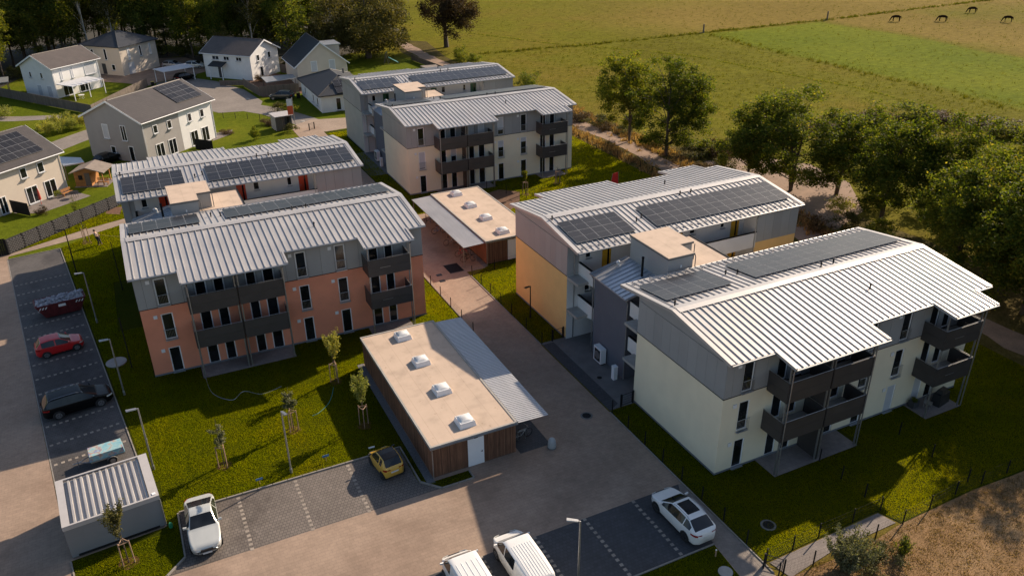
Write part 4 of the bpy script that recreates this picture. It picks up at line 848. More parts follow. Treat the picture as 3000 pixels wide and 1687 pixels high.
# ------------------------------------------------------------------ vehicles
def smooth1(t, pts, k=5):
    x, y = zip(*pts); v = np.interp(t, x, y); pad = np.concatenate([np.full(k, v[0]), v, np.full(k, v[-1])])
    ker = np.hanning(2*k+1); ker /= ker.sum(); return np.convolve(pad, ker, 'same')[k:-k]
def vehicle(name, label, cat, loc, rz, L, W, H, paint, tc, tr, te, tb, hf, hc, hb, zb=.20, wr=.74, wheels=(.19,.80), rad=.31, pillars=(), side=(0,1), roofp=None, rails=False, sunroof=None, plates='both', rim='rim', rear_glass=True, lampz=None, ribs=0, grille=True):
    t_ = thing(name, label, cat, loc, rz); n = 72; t = np.linspace(0, 1, n); w = W/2
    ztop = smooth1(t, [(0,hf-.36),(.010,hf-.20),(.03,hf-.06),(.07,hf+.01),(tc-.02,hc-.03),(tc,hc),(tr,H-.05),((tr+te)/2,H),(te,H-.06),(tb,hb),(.985,hb-.06),(1,hb-.28)], 2)
    belt = np.minimum(ztop-.015, smooth1(t, [(0,hf-.12),(.05,hf-.06),(tc,hc-.05),(tb,hb-.01),(1,hb-.20)], 2))
    hw = smooth1(t, [(0,.50),(.012,.68),(.04,.84),(.09,.935),(.17,.985),(.35,1),(.7,1),(.86,.975),(.94,.915),(.98,.80),(1,.62)], 2)*w
    cab = np.clip((ztop-belt)/(H-max(hc, hb)), 0, 1)
    rw = hw*(.90-(.90-wr)*cab)
    zl = np.full(n, zb)+np.where(t < .06, (.06-t)*1.6, 0)+np.where(t > .95, (t-.95)*2.5, 0)
    X = L/2-t*L; rings = []
    for i in range(n):
        a, b, c, d = hw[i], rw[i], belt[i], ztop[i]; e = max(0., d-c)
        zm = zl[i]+(c-zl[i])*.55
        pts = [(0,zl[i]),(a*.86,zl[i]),(a*.955,zl[i]+.07),(a*.985,zl[i]+.20),(a,zm),(a*.992,c-.06),(a*.972,c),(b+(a*.972-b)*.55,c+e*.42),(b+.012,d-min(.06,e*.3)),(b*.93,d-.018),(b*.7,d-.004),(b*.35,d),(0,d)]
        rings.append([(X[i],y,z) for y, z in pts]+[(X[i],-y,z) for y, z in pts[-2:0:-1]])
    m_ = len(rings[0]); V = [p for r in rings for p in r]; parts = {'body': [], 'windscreen': [], 'rear_window': [], 'roof': [], 'sunroof': []}
    for i in range(n-1):
        tm = (t[i]+t[i+1])/2
        for j in range(m_):
            k = (j+1) % m_; q = (i*m_+j, i*m_+k, (i+1)*m_+k, (i+1)*m_+j)
            jj = j if j < 12 else m_-1-j           # mirrored ring index 0..12
            top, win = jj >= 9, jj in (6, 7)
            h = max(0., float((ztop[i]-belt[i])))
            key = 'body'
            if top and tc+.004 < tm < tr-.002: key = 'windscreen'
            elif jj == 8 and tc+.02 < tm < tr-.01: key = 'body'
            elif top and rear_glass and te+.004 < tm < tb-.01: key = 'rear_window'
            elif win and h > .12 and side[0] < tm < side[1] and not any(a < tm < b for a, b in pillars): key = ('side_window', j < 12, sum(tm > b for a, b in pillars))
            elif top and roofp and tr-.002 <= tm <= te+.004: key = 'roof'
            if sunroof and jj >= 10 and sunroof[0] < tm < sunroof[1]: key = 'sunroof'
            parts.setdefault(key, []).append(q)
    parts['body'] += [tuple(range(m_))[::-1], tuple((n-1)*m_+j for j in range(m_))]
    mats = {'body': paint, 'windscreen': 'glass_car', 'rear_window': 'glass_car', 'side_window': 'glass_car', 'roof': roofp, 'sunroof': 'glass_car'}
    for key, fs in parts.items():
        if not fs: continue
        used = sorted({i for f in fs for i in f}); ix = {u: k for k, u in enumerate(used)}
        m = MB(); m.v = [V[u] for u in used]; m.f = [tuple(ix[i] for i in f) for f in fs]
        key = key if isinstance(key, str) else key[0]; m.build(key, mats[key], t_, smooth=True)
    for tx in wheels:
        x = L/2-tx*L; aw = float(np.interp(tx, t, hw))
        for s in (-1, 1):
            wl = MB().tube((x,s*(aw-.22),rad),(x,s*(aw+.012),rad),rad,n=20).build('wheel', 'rubber', t_)
            MB().tube((x,s*(aw+.012),rad),(x,s*(aw+.020),rad),rad*.66,n=16).build('rim', rim, wl)
            m = MB()
            for k in range(5):
                a = k*2*math.pi/5+.4; m.tube((x+rad*.2*math.cos(a),s*(aw+.021),rad+rad*.2*math.sin(a)),(x+rad*.55*math.cos(a+.3),s*(aw+.021),rad+rad*.55*math.sin(a+.3)),.022,n=4)
            m.build('rim_openings', 'plastic_black', wl, kind='stuff')
            m = MB(); nn = 14; pa = [(x+math.cos(math.pi*k/nn)*(rad+.055), s*(aw+.006), rad+math.sin(math.pi*k/nn)*(rad+.055)) for k in range(nn+1)]+[(x-rad-.055,s*(aw+.006),zb+.02),(x+rad+.055,s*(aw+.006),zb+.02)]
            m.poly(pa if s < 0 else pa[::-1]); m.build('wheel_arch', 'plastic_black', t_)
    lz = lampz or hf-.13
    for s in (-1, 1):
        for nm, ts, zc_, hh, mt_ in (('headlight', (.012,.03,.06,.10), lz, .065, 'lamp_clear'), ('tail_light', (.90,.94,.97,.99), hb-.17, .075, 'lamp_red')):
            m = MB()
            for ta, tb_ in zip(ts, ts[1:]):
                ha, hb_ = (float(np.interp(q, t, hw))+.006 for q in (ta, tb_)); xa, xb = L/2-ta*L, L/2-tb_*L
                ka, kb = (1-.35*abs(q-(ts[1] if nm == 'headlight' else ts[2]))/(ts[-1]-ts[0]) for q in (ta, tb_))
                q = [(xa,s*ha,zc_-hh*ka),(xb,s*hb_,zc_-hh*kb),(xb,s*hb_,zc_+hh*kb),(xa,s*ha,zc_+hh*ka)]
                m.poly(q if s < 0 else q[::-1])
            h0, x_ = (float(np.interp(.012, t, hw)), L/2-.004*L) if nm == 'headlight' else (float(np.interp(.99, t, hw)), L/2-.997*L)
            q = [(x_,s*h0*.55,zc_-hh*.6),(L/2-(ts[0] if nm == 'headlight' else ts[-1])*L,s*(h0+.006),zc_-hh*.7),(L/2-(ts[0] if nm == 'headlight' else ts[-1])*L,s*(h0+.006),zc_+hh*.7),(x_,s*h0*.55,zc_+hh*.6)]
            m.poly(q); m.build(nm, mt_, t_)
        xm = L/2-(tc+.05)*L; MB().hull([(xm-.07,s*(w-.02),hc+.02),(xm+.05,s*(w-.02),hc+.02),(xm+.04,s*(w+.19),hc+.03),(xm-.07,s*(w+.19),hc+.03)], [(xm-.07,s*(w-.02),hc+.11),(xm+.02,s*(w-.02),hc+.11),(xm+.01,s*(w+.18),hc+.14),(xm-.07,s*(w+.18),hc+.14)]).build('door_mirror', paint if paint != 'paint_yellow' else 'plastic_black', t_)
        if rails: MB().path([(L/2-(tr+.03)*L,s*w*(wr-.03),H-.05),(L/2-(tr+.07)*L,s*w*(wr-.03),H+.035),(L/2-(te-.06)*L,s*w*(wr-.03),H+.03),(L/2-(te-.01)*L,s*w*(wr-.03),H-.06)], .016, 5).build('roof_rail', 'chrome', t_)
    if grille: MB().box(L/2-.05,L/2+.012,-.38*w,.38*w,hf-.33,hf-.17).build('grille', 'plastic_black', t_)
    MB().box(L/2-.02,L/2+.022,-.26,.26,hf-.48,hf-.37).build('number_plate', 'plate', t_)
    MB().box(-L/2-.015,-L/2+.06,-.26,.26,hb-.42,hb-.31).build('number_plate', 'plate', t_)
    MB().box(-L/2+.30,L/2-.25,-w*.72,w*.72,zb-.05,zb+.03).build('underbody', 'plastic_black', t_)
    if ribs:
        for k in range(ribs):
            y = -w*wr*.72+k*(2*w*wr*.72)/(ribs-1); m = MB(); ts = np.linspace(tr+.12, te-.02, 9)
            for ta, tb_ in zip(ts, ts[1:]):
                za, zb_ = (float(np.interp(q, t, ztop))-.012-.02*(abs(y)/(w*wr))**2 for q in (ta, tb_)); xa, xb = L/2-ta*L, L/2-tb_*L
                m.hull([(xb,y-.035,zb_),(xa,y-.035,za),(xa,y+.035,za),(xb,y+.035,zb_)], [(xb,y-.014,zb_+.032),(xa,y-.014,za+.032),(xa,y+.014,za+.032),(xb,y+.014,zb_+.032)])
            m.build('roof_rib', paint, t_)
    return t_
vehicle('parked_car', 'small red three-door hatchback parked below the rubbish skip', 'car', (-39.05,37.62,0), R(8), 3.64, 1.66, 1.50, 'paint_red', .25,.46,.86,.965, .80,.97,1.02, wheels=(.17,.80), rad=.30, pillars=((.56,.585),), side=(.30,.86), roofp='paint_red')
vehicle('parked_car', 'black estate car with chrome window line, on the left parking strip', 'car', (-37.72,27.72,0), R(8.5), 4.80, 1.88, 1.66, 'paint_black', .22,.43,.88,.975, .86,1.05,1.08, rails=True, wheels=(.20,.80), rad=.34, pillars=((.575,.582),(.755,.762)), side=(.27,.93), roofp='paint_black')
vehicle('parked_car', 'silver-white coupe parked nose out at the left of the front bays', 'car', (-30.95,9.88,0), R(-91.5), 4.76, 1.85, 1.39, 'paint_silver', .33,.50,.66,.885, .74,.91,.95, wheels=(.17,.77), rad=.34, pillars=((.62,.64),), side=(.39,.82), wr=.70, roofp='paint_silver')
vehicle('parked_car', 'tiny yellow two-seat car with black roof beside the timber shed', 'car', (-19.12,10.45,0), R(97), 2.70, 1.56, 1.54, 'paint_yellow', .20,.43,.84,.965, .82,1.02,1.02, wheels=(.16,.84), rad=.29, pillars=((.66,.71),), side=(.28,.82), wr=.76, roofp='paint_black', rim='rim_dark')
vehicle('parked_car', 'white crossover with dark glass roof on the shaded right bays', 'car', (-4.50,-2.55,0), R(91), 4.62, 1.84, 1.56, 'paint_white', .24,.44,.80,.955, .82,1.00,1.10, wr=.70, rails=True, sunroof=(.48,.72), wheels=(.19,.80), rad=.35, pillars=((.585,.593),(.735,.743)), side=(.30,.87), rim='rim_dark')
vehicle('delivery_van', 'white panel van with smooth roof, left of two at the bottom edge', 'van', (-18.32,-2.05,0), R(90.5), 5.00, 1.94, 1.97, 'paint_white', .115,.255,.965,.985, 1.02,1.26,1.16, zb=.24, wr=.86, wheels=(.17,.80), rad=.34, pillars=((.34,.36),), side=(.15,.36), rear_glass=False, ribs=5)
vehicle('delivery_van', 'white panel van with ribbed roof, right of two at the bottom edge', 'van', (-15.05,-1.95,0), R(90), 5.14, 1.93, 1.92, 'paint_white', .15,.30,.955,.985, 1.00,1.20,1.16, zb=.24, wr=.83, wheels=(.17,.79), rad=.34, pillars=((.36,.375),(.60,.615)), side=(.19,.62), rear_glass=True, ribs=8)
vehicle('parked_car', 'dark green-black car standing in the lane near the bungalow', 'car', (-3.7,117.9,0), R(150), 4.45, 1.82, 1.60, 'paint_blue_black', .23,.42,.86,.965, .84,1.02,1.05, wheels=(.19,.80), pillars=((.57,.585),), side=(.28,.9))
vehicle('parked_car', 'dark car parked under the white carport at the lane', 'car', (-17.6,143.4,0), R(25), 4.4, 1.8, 1.5, 'paint_black', .23,.42,.84,.95, .80,.98,1.0, pillars=((.57,.585),), side=(.28,.88))
vehicle('parked_car', 'silver car parked at the edge of the wood behind the carport', 'car', (-14.3,154.6,0), R(-30), 4.3, 1.8, 1.5, 'paint_silver', .23,.42,.84,.95, .80,.98,1.0, pillars=((.57,.585),), side=(.28,.88))
vehicle('parked_car', 'grey car half hidden among trees, left of the silver one', 'car', (-18.6,157.4,0), R(-35), 4.3, 1.8, 1.5, 'paint_grey', .23,.42,.84,.95, .80,.98,1.0, pillars=((.57,.585),), side=(.28,.88))
vehicle('parked_car', 'dark car in shade between log cabin and grey double house', 'car', (-33.4,92.2,0), R(40), 4.2, 1.78, 1.48, 'paint_black', .23,.42,.84,.95, .80,.98,1.0, pillars=((.57,.585),), side=(.28,.88))
# rubbish skip
sk = thing('rubbish_skip', 'dark red rubbish skip heaped with grey rubble, left parking strip', 'skip', (-38.95,45.35,0), R(8))
a = [(-1.45,-.80,.12),(1.45,-.80,.12),(1.45,.80,.12),(-1.45,.80,.12)]; b = [(-2.05,-.92,1.35),(2.05,-.92,1.35),(2.05,.92,1.35),(-2.05,.92,1.35)]
MB().hull(a, b).build('bin', 'skip_red', sk); m = MB()
for p, q in zip(b, b[1:]+b[:1]): m.tube(p, q, .05, n=6)
m.build('rim', 'skip_red', sk)
for x in (-1.0,-.3,.4,1.1): MB().hull([(x-.04,-.90,.2),(x+.04,-.90,.2),(x+.04,-.82,.2),(x-.04,-.82,.2)], [(x-.04,-.97,1.3),(x+.04,-.97,1.3),(x+.04,-.90,1.3),(x-.04,-.90,1.3)]).build('stiffener', 'skip_red', sk)
for x0 in (-1.85,1.15):
    for k in range(3): MB().hull([(x0+k*.24,-.945,1.02),(x0+k*.24+.10,-.945,1.02),(x0+k*.24+.24,-.96,1.22),(x0+k*.24+.14,-.96,1.22)], [(x0+k*.24,-.930,1.02),(x0+k*.24+.10,-.930,1.02),(x0+k*.24+.24,-.93,1.22),(x0+k*.24+.14,-.93,1.22)]).build('warning_stripe', 'white_print', sk)
MB().box(-.25,.35,-.985,-.96,.98,1.22).build('name_plate', 'white_print', sk)
m = MB(); rr = random.Random(3)
for i in range(220):
    x, y = rr.uniform(-1.95,1.95), rr.uniform(-.82,.82); s = rr.uniform(.08,.22); z = 1.32+.16*(1-abs(y)/.9)+rr.uniform(-.05,.08)
    d = [Vector((rr.uniform(-1,1),rr.uniform(-1,1),rr.uniform(-.6,.6))).normalized()*s for _ in range(4)]
    c = Vector((x,y,z)); m.add([c+d[0], c+d[1], c+d[2], c-d[0], c-d[1], c-d[2]], [(0,1,2),(0,2,4),(0,4,5),(0,5,1),(3,2,1),(3,4,2),(3,5,4),(3,1,5)])
m.build('rubble', 'rubble', sk, kind='stuff')
MB().hull([(-1.96,-.85,1.2),(1.96,-.85,1.2),(1.96,.85,1.2),(-1.96,.85,1.2)], [(-1.9,-.8,1.36),(1.9,-.8,1.36),(1.9,.8,1.36),(-1.9,.8,1.36)]).build('fill', 'rubble', sk)
# trailer with printed tarpaulin
tl = thing('car_trailer', 'small car trailer with pale blue printed tarpaulin by the steel garage', 'trailer', (-35.98,20.0,0), R(6))
MB().box(-1.05,1.05,-.58,.58,.42,.72).build('bed', 'steel_galv', tl)
tm, n_, b_ = new_mat('tarp_print'); pos = N(n_, 'ShaderNodeTexCoord').outputs['Object']
n_.links.new(ramp(n_, noise(n_, pos, 1.6, 3, .6), [(.30, (.14,.36,.44)), (.46, (.30,.45,.46)), (.52, (.42,.28,.20)), (.58, (.16,.22,.40)), (.66, (.36,.46,.46))]), b_.inputs['Base Color']); b_.inputs['Roughness'].default_value = .5
MB().hull([(-1.08,-.61,.60),(1.08,-.61,.60),(1.08,.61,.60),(-1.08,.61,.60)], [(-1.05,-.57,.98),(1.05,-.57,.98),(1.05,.57,.98),(-1.05,.57,.98)]).build('tarpaulin', 'tarp_print', tl); MB().box(-1.1,1.1,-.63,.63,.57,.62).build('tarp_hem', 'tarp_blue', tl)
for s in (-1,1):
    w_ = MB().tube((.25,s*.60,.27),(.25,s*.76,.27),.27,n=18).build('wheel', 'rubber', tl); MB().tube((.25,s*.76,.27),(.25,s*.77,.27),.17,n=14).build('rim', 'rim', w_)
    m = MB(); nn = 10
    for k in range(nn):
        a0, a1 = math.pi*k/nn, math.pi*(k+1)/nn; r_ = .33
        m.add([(.25+r_*math.cos(q),y,.27+r_*math.sin(q)) for q in (a0,a1) for y in (s*.60,s*.80)], [(0,1,3,2)])
    m.build('mudguard', 'steel_galv', tl)
MB().path([(-1.05,-.4,.42),(-1.75,0,.42)], .03).path([(-1.05,.4,.42),(-1.75,0,.42)], .03).path([(-1.7,0,.42),(-2.15,0,.44)], .035).build('drawbar', 'steel_galv', tl); MB().tube((-1.8,.05,.02),(-1.8,.05,.6),.03).build('jockey_wheel', 'steel_galv', tl)
# ------------------------------------------------------------------ vegetation
def quads_mesh(name, Q, mat, tri=False):
    """Q: (N,4,3) array of leaf quads, each its own island"""
    n, k = Q.shape[0], Q.shape[1]; me = bpy.data.meshes.new(name)
    me.vertices.add(n*k); me.vertices.foreach_set('co', Q.reshape(-1).astype(np.float32))
    me.loops.add(n*k); me.loops.foreach_set('vertex_index', np.arange(n*k, dtype=np.int32))
    me.polygons.add(n); me.polygons.foreach_set('loop_start', np.arange(0, n*k, k, dtype=np.int32)); me.polygons.foreach_set('loop_total', np.full(n, k, dtype=np.int32))
    me.materials.append(MATS[mat]); me.update(calc_edges=True); return me
def leaves(rng, C, size, asp=.55, droop=0.):
    n = len(C); d = rng.normal(size=(n,3)); d[:,2] = d[:,2]*.6-droop; d /= np.linalg.norm(d, axis=1)[:,None]
    u = np.cross(d, rng.normal(size=(n,3))); u /= np.linalg.norm(u, axis=1)[:,None]
    s = (size*rng.uniform(.6,1.3,n))[:,None]
    return np.stack([C-d*s*.5, C+u*s*asp*.5, C+d*s*.5, C-u*s*asp*.5], 1)
def crown(name, seed, mat, rx, rz, zc, n=9000, clumps=70, size=.30, top=.0, bottom=.15, clr=.85, droop=0., shell=.55, lobes=5):
    rng = np.random.default_rng(seed); out = []
    lob = [(rng.normal(size=3)*np.array([.42*rx,.42*rx,.45*rz]), rng.uniform(.5,.8)) for _ in range(lobes)]
    pts = []
    while len(pts) < clumps:
        o, k = lob[rng.integers(lobes)]; v = rng.normal(size=3); v /= np.linalg.norm(v); r = rng.uniform(shell, 1)**.6
        p = o+v*r*np.array([rx,rx,rz])*k
        if (p[0]/rx)**2+(p[1]/rx)**2+(p[2]/rz)**2 < 1.15 and p[2] > -rz*(1-bottom): pts.append(p)
    pts = np.array(pts); w = rng.uniform(.5,1.5,clumps); w /= w.sum()
    idx = rng.choice(clumps, n, p=w); R_ = clr*rng.uniform(.7,1.3,clumps)
    C = pts[idx]+rng.normal(size=(n,3))*R_[idx][:,None]*np.array([.48,.48,.36])
    if droop: C[:,2] -= np.abs(rng.normal(size=n))*droop*R_[idx]*2
    C[:,2] += zc
    return quads_mesh(name, leaves(rng, C, size, droop=droop), mat), pts+np.array([0,0,zc])
def trunk(name, pts, h, r, mat='bark', stems=1, limbs=14, seed=0, base=.0):
    rng = random.Random(seed); m = MB(); zt = h*.72
    tops = []
    for s in range(stems):
        lean = Vector((rng.uniform(-.5,.5), rng.uniform(-.5,.5), 0))*(1.0 if stems > 1 else .35)
        p = Vector((rng.uniform(-.12,.12), rng.uniform(-.12,.12), -.1))*(1 if stems > 1 else .2); q = p.copy(); ns = 6
        for k in range(ns):
            e = p+Vector((lean.x*(k+1)/ns*1.6+rng.uniform(-.08,.08), lean.y*(k+1)/ns*1.6+rng.uniform(-.08,.08), zt*(k+1)/ns))
            m.tube(q, e, r*(1-.78*k/ns)/stems**.5, r*(1-.78*(k+1)/ns)/stems**.5, n=7, caps=False); tops.append((q, e)); q = e
    P = [Vector(tuple(x)) for x in pts]; rng.shuffle(P)
    for t in P[:limbs]:
        q, e = min(tops, key=lambda qe: abs(qe[1].z-(t.z*.62+.2))+.3*(qe[1]-t).length); mid = e.lerp(t, .5)+Vector((0,0,.12*(t-e).length))
        m.tube(e, mid, r*.20, r*.12, n=5, caps=False); m.tube(mid, t, r*.12, r*.03, n=4, caps=False)
    return m.mesh(name, mat, True)
def proto(seed, mat, rx, rz, zc, h, r, **kw):
    tk = {k: kw.pop(k) for k in ('stems','limbs','bark') if k in kw}
    c, pts = crown('crown', seed, mat, rx, rz, zc, **kw); return c, trunk('trunk', pts, h, r, tk.get('bark','bark'), tk.get('stems',1), tk.get('limbs',14), seed)
def plant(pr, name, label, cat, loc, rz, s, group=None):
    t = thing(name, label, cat, loc, rz, group); t.scale = s if isinstance(s, tuple) else (s,)*3
    put('crown', pr[0], t); put('trunk', pr[1], t); return t
ASH = [proto(21, 'leaf_green', 4.9, 5.6, 7.3, 12.5, .26, n=30000, clumps=190, size=.27, stems=3, limbs=40, clr=.80, shell=.45, lobes=10, bottom=.05), proto(22, 'leaf_green', 5.5, 5.8, 7.3, 13.0, .30, n=34000, clumps=220, size=.27, stems=3, limbs=44, clr=.80, shell=.45, lobes=11, bottom=.05), proto(23, 'leaf_green', 4.4, 5.4, 7.0, 12, .24, n=25000, clumps=170, size=.27, stems=4, limbs=40, clr=.76, shell=.4, lobes=10, bottom=.05)]
DARK = [proto(31, 'leaf_dark', 3.6, 7.4, 8.6, 16, .22, n=13000, clumps=130, size=.34, clr=1.0, shell=.25, lobes=10, bottom=.02), proto(32, 'leaf_dark', 4.2, 7.0, 8.6, 16, .26, n=14000, clumps=130, size=.34, clr=1.05, shell=.25, lobes=10, bottom=.02), proto(33, 'leaf_green', 3.3, 6.6, 9.6, 16.5, .20, n=10000, clumps=110, size=.32, clr=.9, shell=.25, lobes=9)]
BIRCH = [proto(41, 'leaf_olive', 2.7, 5.8, 10.8, 17, .17, n=7000, clumps=100, size=.28, clr=.75, shell=.2, limbs=18, bark='bark_birch', lobes=8), proto(42, 'leaf_green', 2.5, 5.4, 11.3, 17.5, .16, n=6500, clumps=90, size=.28, clr=.75, shell=.2, limbs=16, bark='bark_birch', lobes=8)]
WILLOW = proto(51, 'leaf_olive', 6.6, 6.0, 7.2, 13, .5, n=42000, clumps=260, size=.32, clr=1.05, droop=.35, bottom=-.05, limbs=24, lobes=9, shell=.4)
WILLOW2 = proto(52, 'leaf_brown', 5.4, 6.2, 7.0, 13, .45, n=20000, clumps=150, size=.32, clr=1.0, droop=.25, bottom=-.05, limbs=24, lobes=8, shell=.4)
SPRUCE = None
# individual trees along the track
plant(ASH[0], 'ash_tree', 'left one of the two broad trees standing alone by the dirt track', 'tree', (37.1,66.4,0), .3, (1.0,1.0,1.06))
plant(ASH[1], 'ash_tree', 'right one of the two broad trees standing alone by the dirt track', 'tree', (38.0,58.3,0), 1.9, (1.06,1.06,1.0))
plant(ASH[1], 'ash_tree', 'large tree rising behind the right end of the yellow ochre building', 'tree', (43.2,39.2,0), 4.0, (1.2,1.2,.96))
plant(ASH[0], 'ash_tree', 'broad tree right of the large one behind the yellow building', 'tree', (47.2,35.4,0), 2.4, (1.15,1.15,.90))
plant(ASH[2], 'ash_tree', 'slimmer tree just left of the large one behind the yellow building', 'tree', (40.0,43.6,0), .8, (.9,.9,.84))
for k, (x, y, a, s, v) in enumerate(((38.6,5.2,.7,1.0,0),(37.6,-1.2,3.9,1.02,1),(36.6,-7.0,5.5,1.0,2),(39.8,13.2,2.9,.92,0),(44.8,26.5,2.2,.94,0),(48.5,21.0,5.0,.88,1),(51.5,13.0,3.3,.95,1),(45.8,11.5,1.0,.92,0),(40.5,9.0,2.7,.86,2),(41.0,2.0,4.4,1.0,1),(46.5,3.5,.9,1.0,0),(38.8,-4.5,2.0,.95,2),(44.0,-6.0,3.0,1.02,1),(37.5,-12.5,1.5,.95,0),(34.6,-19,3.5,.9,1),(43,-16,.5,1.0,2))):
    s *= 1.1; plant(ASH[v], 'grove_tree', ('leafy tree in the dense grove along the right edge', 'leafy tree in the dense grove along the right edge')[0], 'tree', (x,y,0), a, s, 'trees of the grove by the dirt track')
plant(WILLOW, 'willow_tree', 'huge grey-green willow beside the garden swing frame', 'tree', (21.5,147.0,0), .6, (1.62,1.45,1.35))
plant(WILLOW2, 'willow_tree', 'brown-tinged willow alone at the edge of the wide meadow', 'tree', (41.5,150.6,0), 2.2, (1.4,1.3,1.22))
# the wood behind the houses
rr = random.Random(8); k = 0
front = lambda x: np.interp(x, [-110,-56,-49,-44,-20,-12,-3,6,14,30], [150,154,163,171,173,163,153,149,160,166])
for row in range(5):
    x = -92+row*2.3
    while x < 34+row*2:
        y = front(x)+row*7.5+rr.uniform(-2,2); v = rr.random(); s = rr.uniform(1.0,1.34)
        if x > 10 and row < 1: x += 6; continue
        if v < .30:
            pr = BIRCH[rr.randrange(2)]; plant(pr, 'birch_tree', 'pale-stemmed birch in the wood behind the houses', 'tree', (x,y,0), rr.uniform(0,6.28), (s,s,s*rr.uniform(.95,1.12)), 'trees of the wood behind the houses')
        else:
            pr = DARK[rr.randrange(3)]; plant(pr, 'woodland_tree', 'dark broadleaf tree in the wood behind the houses', 'tree', (x,y,0), rr.uniform(0,6.28), (s*1.1,s*1.1,s*rr.uniform(.9,1.1)), 'trees of the wood behind the houses')
        x += rr.uniform(4.6,7.2)
for x, y, s in ((10.5,150.5,.62),(13.6,150.0,.55),(-9,151,.6)): plant(BIRCH[0], 'birch_tree', 'young birch with white stem at the clearing, %s' % ('behind the dormer','right of the dormer','left of the steep dark roof')[[10.5,13.6,-9].index(x)], 'tree', (x,y,0), x, s)
# shrubs
def shrub_mesh(seed, mat, r, h, n, size, clumps=30, **kw): return crown('foliage', seed, mat, r, h*.55, h*.5, n=n, clumps=clumps, size=size, clr=kw.get('clr',.35*r), bottom=-.1, shell=kw.get('shell',.3), lobes=5)[0]
SH = {'green': shrub_mesh(61,'leaf_green',1.3,1.9,2600,.17), 'dark': shrub_mesh(62,'leaf_dark',1.3,2.0,2600,.17), 'olive': shrub_mesh(63,'leaf_olive',1.3,1.6,2200,.16), 'brown': shrub_mesh(64,'leaf_brown',1.4,1.4,2400,.16), 'yellow': shrub_mesh(65,'leaf_yellow',1.2,1.6,2200,.16)}
def shrub(kind, loc, s, label, group=None, name='shrub'):
    o = put(name, SH[kind], loc=(*loc, 0), rz=loc[0]*7 % 6.28, label=label, cat='shrub', group=group); o.scale = s if isinstance(s, tuple) else (s,)*3; return o
shrub('dark', (39.0,104.5), (2.0,2.0,1.5), 'round dark green bush at the end of the rearmost roof')
shrub('brown', (36.2,80.2), (1.5,1.7,1.1), 'rust-brown bush by the track, right of the background building'); shrub('olive', (37.5,76.5), (1.4,1.6,1.0), 'olive shrub by the track next to the rust-brown bush')
for k, (x, y, kd, s, h) in enumerate(((37.6,73.2,'brown',1.1,.7),(38.6,70.4,'olive',1.1,.7),(39.3,63.4,'olive',1.2,.8),(40.4,56.0,'olive',1.5,.9),(42.6,56.4,'green',1.4,1.0),(44.8,55.2,'brown',1.6,1.2),(44.0,53.0,'brown',1.3,1.1),(46.5,56.2,'olive',1.4,1.0),(41.6,49.5,'olive',1.2,.8),(38.8,51.0,'brown',1.0,.7))):
    shrub(kd, (x,y), (s,s,h), 'low wild shrub in the scrub between the two lone trees and the grove', 'scrub shrubs by the sandy ground')
for k, (x, y, kd, s, h) in enumerate(((70,57,'brown',2.2,1.0),(76,56.5,'brown',2.4,1.0),(83.5,55.4,'dark',2.6,1.6),(86.5,53.2,'brown',2.4,1.1),(89,49,'brown',2.6,1.0),(88.6,41.5,'dark',2.4,1.2),(92,46,'brown',2.4,.9),(80,58,'brown',2.0,.9),(66,58,'brown',1.8,.8),(91,38,'olive',2.4,1.0),(95,36,'dark',2.4,1.2))):
    shrub(kd, (x,y), (s,s,h), 'bramble bush in the reddish scrub line before the meadow', 'bramble line at the meadow edge')
for k, (x, y, kd, s, h) in enumerate(((37.4,24.2,'olive',1.3,1.0),(38.8,21.2,'yellow',1.4,1.0),(40.6,23.4,'green',1.4,1.1),(36.7,27.8,'brown',1.0,1.0),(40.2,27.5,'olive',1.2,1.0),(38.4,14.5,'green',1.4,1.2),(37.2,8.5,'dark',1.4,1.2),(42.8,30.5,'yellow',1.3,1.0),(48.2,29.5,'green',1.6,1.3),(50.5,26,'yellow',1.6,1.4),(54,24,'green',1.8,1.5),(57,29,'yellow',1.8,1.4),(62,26,'green',1.9,1.5),(60,20,'dark',1.9,1.5),(66,32,'yellow',1.8,1.2))):
    shrub(kd, (x,y), (s,s,h), 'undergrowth shrub at the foot of the right-hand grove', 'undergrowth of the grove')
shrub('silver' if 'silver' in SH else 'olive', (3.8,-10.6), (.8,.8,.5), 'low olive shrub in the dry grass right of the silvery willow bush')
shrub('olive', (2.3,-11.6), (.9,.9,.5), 'low tuft of shrub below the silvery willow bush')
# silvery willow bush in the foreground: upright shoots
def shoots(seed, mat, n_sh, h, spread, nl, size, r0=.03, base=.0):
    rng = np.random.default_rng(seed); C = []; m = MB()
    for i in range(n_sh):
        a = rng.uniform(0, 6.28); sp = spread*rng.uniform(.15,1)**.8; hh = h*rng.uniform(.55,1)*(1-.25*sp/spread); pts = []
        for k in range(7):
            u = k/6; pts.append(np.array([math.cos(a)*sp*(u**.8)+rng.normal()*.03*h*u*.3, math.sin(a)*sp*(u**.8)+rng.normal()*.03*h*u*.3, base+hh*u]))
        for p, q in zip(pts, pts[1:]): m.tube(p, q, r0*.35, n=4, caps=False)
        u = rng.uniform(.12, 1, nl)*6; i0 = np.minimum(u.astype(int), 5); P = np.array(pts); c = P[i0]+(P[i0+1]-P[i0])*(u-i0)[:,None]
        C.append(c+rng.normal(size=(nl,3))*size*.55)
    C = np.concatenate(C); return quads_mesh('foliage', leaves(rng, C, size, .38, -.5), mat), m.mesh('stems', 'bark')
f, s_ = shoots(71, 'leaf_silver', 80, 3.3, 1.6, 110, .17)
t = thing('willow_bush', 'silvery willow bush with upright shoots at the garden fence, bottom right', 'shrub', (1.5,-9.9,0)); put('foliage', f, t); put('stems', s_, t)
